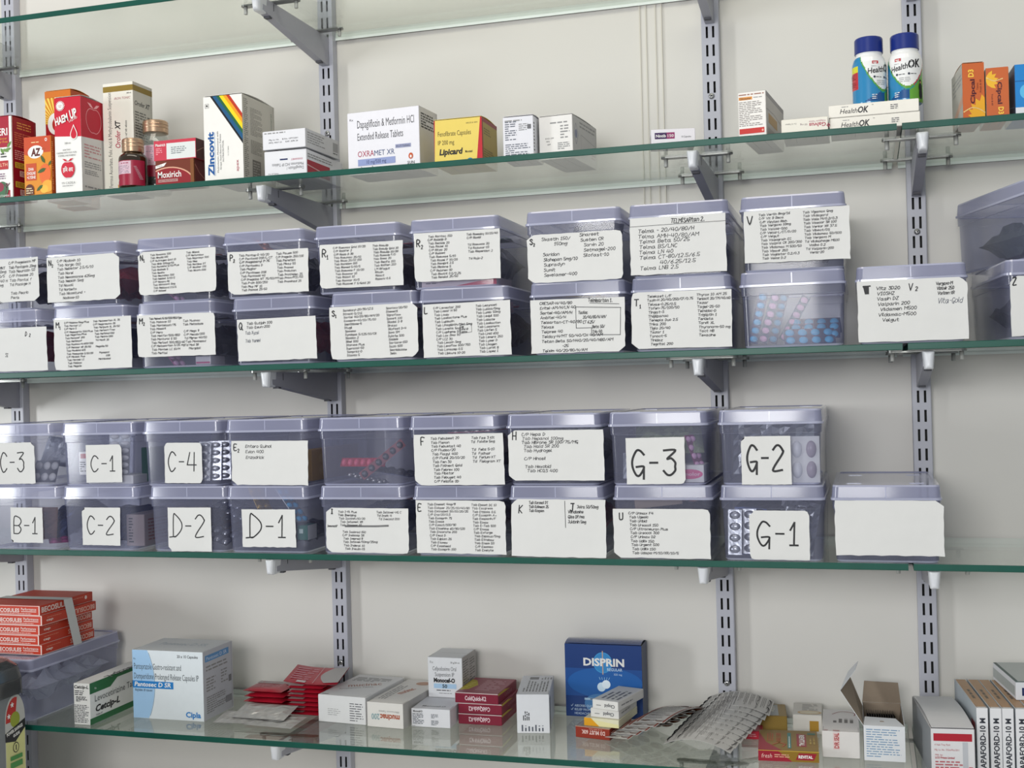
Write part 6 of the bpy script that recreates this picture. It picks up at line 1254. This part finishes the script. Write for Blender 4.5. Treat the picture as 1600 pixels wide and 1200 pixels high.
def d_lco(F, R, L, T):
    w, h = 0.0515, 0.060
    F.rect(0.003, h - 0.0160, 0.047, h - 0.0070, C('#a81f30')); F.rect(0.0360, 0.006, 0.0420, h - 0.0170, C('#b5b7bc')); F.text('4 Vials Tray Pack', 0.0040, 0.0385, 0.0022, C('#b05a60'), w=0.018); F.text('Mfg. Lic. No.: 7/Gen/Misc/2011', 0.0040, 0.0325, 0.0022, C('#b05a60'), w=0.028); F.text('Mfd. by:', 0.0045, 0.0265, 0.0020, C('#a83a44')); F.text('LCO Private Limited', 0.0045, 0.0230, 0.0024, C('#a83a44'), w=0.022, bold=.03)
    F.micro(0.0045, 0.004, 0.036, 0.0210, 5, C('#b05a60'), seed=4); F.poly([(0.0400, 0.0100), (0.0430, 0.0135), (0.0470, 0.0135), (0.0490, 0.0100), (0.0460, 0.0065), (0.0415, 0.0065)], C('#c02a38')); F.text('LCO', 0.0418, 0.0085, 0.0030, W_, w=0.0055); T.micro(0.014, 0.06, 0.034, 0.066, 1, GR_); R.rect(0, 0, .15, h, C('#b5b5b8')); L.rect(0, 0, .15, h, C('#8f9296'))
carton('grey-white carton with a red bar and sagging open top flap, left of the tan-topped row', 0.8660, -0.2300, Z4, 0.0500, 0.150, 0.0585, 6, '#d4d3d4', d_lco, lip=0.006)
def d_dapa(F, R, L, T):
    w, h, d = 0.0132, 0.080, 0.145
    F.text('DAPAFORD-10 M', 0.0098, 0.002, 0.0062, C('#33363f'), w=0.066, rot=90, bold=0.03); T.rect(0.0006, 0.006, w - 0.0006, d - 0.004, C('#b08a66')); T.micro(0.003, 0.045, 0.010, 0.095, 1, C('#5a4a38'), seed=3, vert=True); L.rect(0, 0, d, h, C('#aeb6bb')); L.rect(d - 0.032, 0.030, d - 0.008, 0.060, C('#8a3a40'))
for k in range(5):
    a = math.radians(6)
    o = (0.0, 0.0155, 0.0292, 0.0445, 0.0582)[k]
    carton(['leftmost carton of the tan-topped upright row with black vertical lettering', 'second carton from the left in the tan-topped upright row', 'third carton from the left in the tan-topped upright row', 'fourth carton from the left in the tan-topped row, cut by the frame edge', 'rightmost carton of the tan-topped row, under the teal-edged carton'][k],
           0.9195 + o * math.cos(a), -0.2080 + o * math.sin(a), Z4, 0.0132, 0.145, 0.080, 6, '#dcdcde', d_dapa, group='tan-topped upright cartons')
carton('flat white and teal-edged carton lying on top of the tan-topped row', 0.9690, -0.1650, Z4 + 0.0806, 0.060, 0.105, 0.022, 9, '#dadce0', lambda F, R, L, T: (T.rect(0, 0, 0.06, 0.105, C('#b9bdbd')), T.rect(0, 0, 0.004, 0.105, C('#3f5552')), T.rect(0, 0, 0.06, 0.005, C('#4f6a66')), F.text('Dapa', 0.007, 0.006, 0.009, NAVY, w=0.028, bold=.04), L.rect(0, 0.004, 0.10, 0.016, C('#a9b0ae'))), tuck=False)

# open carton with raised flaps and a bundle of strips on edge
t = thing('open_carton', 'open white carton with raised kraft-lined flaps and a bundle of strips inside', 'carton', (0.7885, -0.1780, Z4), math.radians(1))
w_, d_, h_, th = 0.0495, 0.115, 0.0435, 0.0006
mb = MB(); OUT = C('#d9dbde')
for x0, x1, yy0, yy1 in ((0, w_, 0, th), (0, w_, d_ - th, d_), (0, th, th, d_ - th), (w_ - th, w_, th, d_ - th)): mb.box(x0, x1, yy0, yy1, 0, h_, OUT)
mb.box(th, w_ - th, th, d_ - th, 0, th, M_KRAFT)
e = 0.0001
for q in ([(th + e, th + e, th), (th + e, d_ - th - e, th), (th + e, d_ - th - e, h_), (th + e, th + e, h_)], [(w_ - th - e, d_ - th - e, th), (w_ - th - e, th + e, th), (w_ - th - e, th + e, h_), (w_ - th - e, d_ - th - e, h_)], [(th + e, d_ - th - e, th), (w_ - th - e, d_ - th - e, th), (w_ - th - e, d_ - th - e, h_), (th + e, d_ - th - e, h_)]): mb.add(q, [(0, 1, 2, 3)], M_KRAFT)
F = Face(mb, (0, 0, 0), (1, 0, 0), (0, 0, 1), (0, -1, 0)); F.micro(0.003, 0.004, w_ - 0.004, h_ - 0.003, 12, C('#6a8fb0'), seed=5, h=.35)
mb.build('carton_body', t)
def flap(quad, name='flap'):
    m2 = MB(); a, b_, c, dd = [Vector(q) for q in quad]; n = (b_ - a).cross(dd - a).normalized() * 0.0005
    m2.add([a, b_, c, dd], [(0, 1, 2, 3)], M_KRAFT); m2.add([a - n, b_ - n, c - n, dd - n], [(3, 2, 1, 0)], OUT)
    for p_, q_ in ((a, b_), (b_, c), (c, dd), (dd, a)): m2.add([p_, q_, q_ - n, p_ - n], [(3, 2, 1, 0)], OUT)
    m2.build(name, t)
flap([(0.0, 0.001, h_), (0.0, 0.095, h_), (-0.017, 0.088, h_ + 0.046), (-0.027, 0.003, h_ + 0.042)])
flap([(-0.027, 0.003, h_ + 0.042), (-0.017, 0.088, h_ + 0.046), (-0.004, 0.090, h_ + 0.060), (-0.008, 0.030, h_ + 0.062)], 'tuck_flap')
flap([(0.0, d_, h_), (w_, d_, h_), (w_ - 0.003, d_ - 0.006, h_ + 0.029), (0.003, d_ - 0.006, h_ + 0.030)], 'back_flap')
flap([(0.0, 0.0, h_), (w_, 0.0, h_), (w_ - 0.010, 0.026, h_ + 0.003), (0.002, 0.026, h_ + 0.004)][::-1], 'front_flap')
flap([(w_, 0.002, h_), (w_, 0.10, h_), (w_ - 0.006, 0.085, h_ - 0.026), (w_ - 0.006, 0.010, h_ - 0.026)], 'side_flap')
BOX['OC'] = t
for k in range(12):
    strip('OC', M_FOILD, M_BLACK, 0.086, 0.034, 6, 2, (0.0052 + k * 0.0030, 0.060, 0.0195), (90, 0, 90), 'dark blister strip standing on edge in the open kraft-lined carton', group='strips on edge in the open carton')

# red sachets, silver strip packs, fanned blister packs
def sachet_mesh(wd, ln, th_, col, band=None, curl=0.0, seed=1):
    mb = MB(); r = random.Random(seed); n = 10; vs_ = []
    for s in (1, -1):
        for j in range(n + 1):
            for i in range(n + 1):
                a, c = i / n, j / n; e = min(1, 5 * min(a, 1 - a, c, 1 - c))
                vs_.append((wd * (a - .5), ln * (c - .5), th_ / 2 + s * (0.0002 + (th_ / 2 - 0.0002) * math.sin(PI / 2 * e)) * (0.8 + 0.2 * r.random()) + curl * (a - .5) ** 2 * 4))
    N = (n + 1) ** 2; fs = []
    for j in range(n):
        for i in range(n):
            q = (j * (n + 1) + i, j * (n + 1) + i + 1, (j + 1) * (n + 1) + i + 1, (j + 1) * (n + 1) + i); fs += [q, tuple(N + x for x in reversed(q))]
    mb.add(vs_, fs, col, True)
    F = Face(mb, (-wd / 2, -ln / 2, 0), (1, 0, 0), (0, 1, 0), (0, 0, 1), fn=lambda a, b_, k: Vector((a - wd / 2, b_ - ln / 2, th_ * 0.97 + curl * (a / wd - .5) ** 2 * 4 + k)))
    if band == 'plain': F.rect(wd * .06, ln * .62, wd * .94, ln * .86, C('#b9a9a6')); F.micro(wd * .1, ln * .2, wd * .9, ln * .55, 4, C('#d99a9f'), seed=seed)
    return mb, F
RS = mat('sachet_red', '#b81f34', 0.3, noise=0.08, scale=80, spec=0.5)
mb, F = sachet_mesh(0.064, 0.056, 0.0075, RS, 'plain'); ME_S1 = mb.mesh('sachet')
for k in range(5):
    o = bpy.data.objects.new('sachet', ME_S1); COL.objects.link(o); o.location = (-0.073 + (k % 2) * .0012, -0.110, Z4 + 0.0002 + k * 0.0078); o.rotation_euler = (0, 0, math.radians((-2, 3, 0, 2, -1)[k]))
    tag(o, 'red sachet, %s of the left pile of five' % ['lowest', 'second from the bottom', 'middle', 'second from the top', 'topmost'][k], 'sachet', 'red sachets in the left pile')
mb, F = sachet_mesh(0.058, 0.052, 0.0062, RS); F.rect(0.002, 0.001, 0.026, 0.051, C('#c9b2b0')); ME_S2 = mb.mesh('sachet')
for k in range(7):
    o = bpy.data.objects.new('sachet', ME_S2); COL.objects.link(o); o.location = (-0.0065 + (k % 3) * .0008, -0.108, Z4 + 0.0002 + k * 0.0065); o.rotation_euler = (0, 0, math.radians((-1, 2, 0, 1, -2, 1, 0)[k]))
    tag(o, 'red sachet, number %d from the bottom of the right pile of seven' % (k + 1), 'sachet', 'red sachets in the right pile')
mb, F = sachet_mesh(0.082, 0.070, 0.003, RS, curl=0.003)
pts = [(0.082, 0.004), (0.082, 0.066)] + [(0.060 - 0.012 * math.sin(PI * q / 10), 0.066 - 0.062 * q / 10) for q in range(11)]
F.poly(pts, C('#b9b4b0')); F.micro(0.060, 0.012, 0.078, 0.058, 4, C('#6a5f60'), seed=4); F.micro(0.006, 0.012, 0.040, 0.060, 6, C('#d58f98'), seed=5); F.rect(0.018, 0.002, 0.032, 0.010, C('#d8c9c6')); F.rect(0.043, 0.002, 0.0442, 0.068, C('#d9a9ae'))
o = mb.build('sachet', None, (-0.002, -0.098, Z4 + 0.0505)); o.rotation_euler = (math.radians(7), math.radians(3), math.radians(9))
tag(o, 'large red sachet with a grey rounded end lying on the right pile', 'sachet')
SP = mat('strip_pack_silver', '#c9c8c4', 0.28, metal=0.5, noise=0.3, scale=60, bump=0.6)
for k, (x, y, z, rz_, lb) in enumerate(((-0.079, -0.178, 0.0075, 4, 'left crumpled silver strip pack in front of the red sachets'), (-0.030, -0.182, 0.0065, -5, 'right crumpled silver strip pack with an orange line, in front of the red sachets'), (-0.052, -0.170, 0.0155, -2, 'silver strip pack lying across the two others in front of the sachets'))):
    o = crumple(None, SP, 0.085 if k < 2 else 0.09, 0.048, 0.0065, (x, y, Z4 + z), (6 if k < 2 else 12, 0, rz_), lb, 90 + k, 'strip_pack', 'strip pack', k=0.35)
BRN = mat('blister_pocket_brown', '#4a2412', 0.25, coat=0.3, noise=0.1); LBL = mat('blister_backing_grey', '#c2c0bc', 0.4, metal=0.2, noise=0.05, scale=100); DKP = mat('blister_pocket_dark', '#1e1e20', 0.3, noise=0.1)
def printed_strip(wd, ln, nx, ny, pill, bend, seed, red):
    mb = MB(); n = 12
    def bz(y): return bend * (1 - (2 * y / ln) ** 2)
    vs_ = []
    for j in range(n + 1):
        y = -ln / 2 + ln * j / n
        for x in (-wd / 2, wd / 2): vs_.append((x, y, bz(y)))
    N = len(vs_); vs_ += [(x, y, z - 0.0005) for x, y, z in vs_]; fs = []
    for j in range(n):
        q = (2 * j, 2 * j + 1, 2 * j + 3, 2 * j + 2); fs += [q, tuple(N + k for k in reversed(q)), (2 * j, 2 * j + 2, N + 2 * j + 2, N + 2 * j), (2 * j + 1, N + 2 * j + 1, N + 2 * j + 3, 2 * j + 3)]
    fs += [(0, N, N + 1, 1), (2 * n, 2 * n + 1, N + 2 * n + 1, N + 2 * n)]
    mb.add(vs_, fs, LBL, False)
    b0 = len(mb.v); m2 = MB()
    for i in range(nx):
        for j in range(ny):
            y = -ln / 2 + ln * (j + .5) / ny; dome(m2, -wd / 2 + wd * (i + .5) / nx, y, -bz(y) + 0.0005, wd / nx * .42, ln / ny * .38, 0.0036, pill)
    mb.add([(x, y, -z) for x, y, z in m2.v], [tuple(reversed(f)) for f in m2.f], pill, True)
    F = Face(mb, (0, 0, 0), (1, 0, 0), (0, 1, 0), (0, 0, 1), fn=lambda a, b_, k: Vector((a - wd / 2, b_ - ln / 2, bz(b_ - ln / 2) + k)))
    ink = C('#75726f')
    for j in range(n):                         # print laid in strips so it follows the bend
        y0_, y1_ = ln * j / n + ln / n * .12, ln * (j + 1) / n - ln / n * .12
        if red: F.rect(0.001, ln * j / n, 0.0042, ln * (j + 1) / n, C('#7d3a28')); F.rect(wd - 0.0042, ln * j / n, wd - 0.001, ln * (j + 1) / n, C('#7d3a28')); F.micro(0.007, y0_, wd - 0.007, y1_, 3, ink, seed=seed + j, fill=.55, h=.4)
        else: F.micro(0.003, y0_, wd - 0.003, y1_, 3, ink, seed=seed + j, fill=.45, h=.34)
    return mb
def lay(mesh, x, y, z, rx, ry, rz_, label, group):
    o = bpy.data.objects.new('blister_strip', mesh); COL.objects.link(o); o.location = (x, y, z)
    o.rotation_euler = Euler((math.radians(rx), math.radians(ry), math.radians(rz_)), 'XYZ'); tag(o, label, 'blister pack', group)
MEB = printed_strip(0.050, 0.095, 2, 5, BRN, 0.007, 11, True).mesh('blister_strip')
for k in range(5):
    lay(MEB, 0.496 + 0.0105 * k, -0.132 + 0.0030 * k, Z4 + 0.0075 + 0.0052 * k, 0, -8, -34 + 1.0 * k, 'brown-pocketed blister pack, number %d from the left of the arched fan' % (k + 1), 'brown blister packs in the fan')
MEG = printed_strip(0.045, 0.092, 2, 6, DKP, 0.012, 51, False).mesh('blister_strip')
for k in range(9):
    lay(MEG, 0.5860 + 0.0045 * k, -0.176 + 0.0125 * k, Z4 + 0.0115 + 0.0026 * k, 0, 10, -104 + 1.2 * k, 'grey printed blister pack, number %d from the front of the arched pile' % (k + 1), 'grey blister packs in the arched pile')

# appliance at the lower left, partly in the frame
t = thing('refrigerator', 'grey appliance with a yellow energy label at the lower left frame edge', 'refrigerator', (-0.60, -0.50, -1.35))
x0, x1, yy0, yy1, zt = -0.34, 0.2185, -0.40, 0.2250, 0.962
mb = MB(); rg = lambda z, e, r=0.02: [(x0 + (x1 - x0) / 2 + a, b_, c) for a, b_, c in rring((x1 - x0) / 2 - e, yy0 + e, yy1 - e, z, r, 4)]
loft(mb, [rg(0.03, 0.004), rg(0.04, 0), rg(zt - 0.030, 0), rg(zt - 0.016, 0.0025), rg(zt - 0.006, 0.009), rg(zt, 0.022)], [M_APPL] * 5, (True, True)); mb.build('cabinet', t)
for sx in (x0 + 0.05, x1 - 0.05):
    for sy in (yy0 + 0.05, yy1 - 0.05):
        mb = MB(); mb.lathe([(0.018, 0.0), (0.018, 0.028), (0.014, 0.031)], sx, sy, 16, M_BLACK); mb.build('foot', t)
mb = MB(); F = Face(mb, (x1, 0.180, 0.735), (0, 1, 0), (0, 0, 1), (1, 0, 0)); YL = C('#c9c98a')
lw, lh = 0.042, 0.182
F.poly([(0, 0)] + [(lw, 0)] + [(lw / 2 + lw / 2 * math.cos(PI * k / 14), lh - 0.040 + 0.036 * math.sin(PI * k / 14)) for k in range(15)], C('#b5b5b0'))
F.rect(0.001, 0.001, lw - 0.001, lh - 0.055, YL)
F.poly([(lw / 2, lh - 0.042)] + [(lw / 2 + lw * .46 * math.cos(a), lh - 0.042 + 0.034 * math.sin(a)) for a in [PI * k / 12 for k in range(5, 13)]], C('#b0302c'))
F.ell(lw / 2, lh - 0.040, 0.010, 0.011, C('#8f9a3a')); F.poly([(0, lh - 0.056), (lw, lh - 0.043), (lw, lh - 0.056), (lw / 2, lh - 0.072), (0, lh - 0.068)], K_)
for a, b_ in ((0.008, lh - 0.033), (0.015, lh - 0.018)): sun(F, a, b_, 0.0008, 0.0036, 5, W_); F.ell(a, b_, 0.0016, 0.0018, W_)
F.text('POWER SAVINGS', 0.003, lh - 0.0605, 0.0046, W_, w=0.034, rot=12, bold=.03); F.text('GUIDE', 0.016, lh - 0.0650, 0.0040, W_, w=0.014, rot=12, bold=.03); F.ell(lw / 2, lh - 0.080, 0.0060, 0.0075, K_); F.ell(lw / 2, lh - 0.080, 0.0048, 0.0062, YL); F.rect(lw / 2 - .001, lh - .084, lw / 2 + .001, lh - .076, K_)
F.rect(0.009, lh - 0.108, 0.034, lh - 0.100, C('#4a8a4a')); F.rect(0.009, lh - 0.097, 0.034, lh - 0.091, C('#4a8a4a')); F.micro(0.010, lh - 0.142, 0.018, lh - 0.112, 5, C('#4a4a3a'), seed=3); F.micro(0.022, lh - 0.142, 0.034, lh - 0.112, 6, C('#4a4a3a'), seed=4); F.ell(lw / 2, lh - 0.156, 0.0055, 0.0065, C('#55553a')); F.ell(lw / 2, lh - 0.156, 0.0043, 0.0052, YL)
mb.build('energy_label', t)
mb = MB()
loft(mb, [rg(zt - 0.052, -0.0030), rg(zt - 0.030, -0.0022), rg(zt - 0.012, 0.0010), rg(zt - 0.002, 0.010), rg(zt + 0.004, 0.026), rg(zt + 0.0055, 0.09)], [M_FILM] * 5, (False, True))
r = random.Random(4); mb.v = [(a + r.uniform(-.0012, .0006), b_ + r.uniform(-.0006, .0012), c + r.uniform(0, .003)) for a, b_, c in mb.v]
o = mb.build('plastic_cover', t)
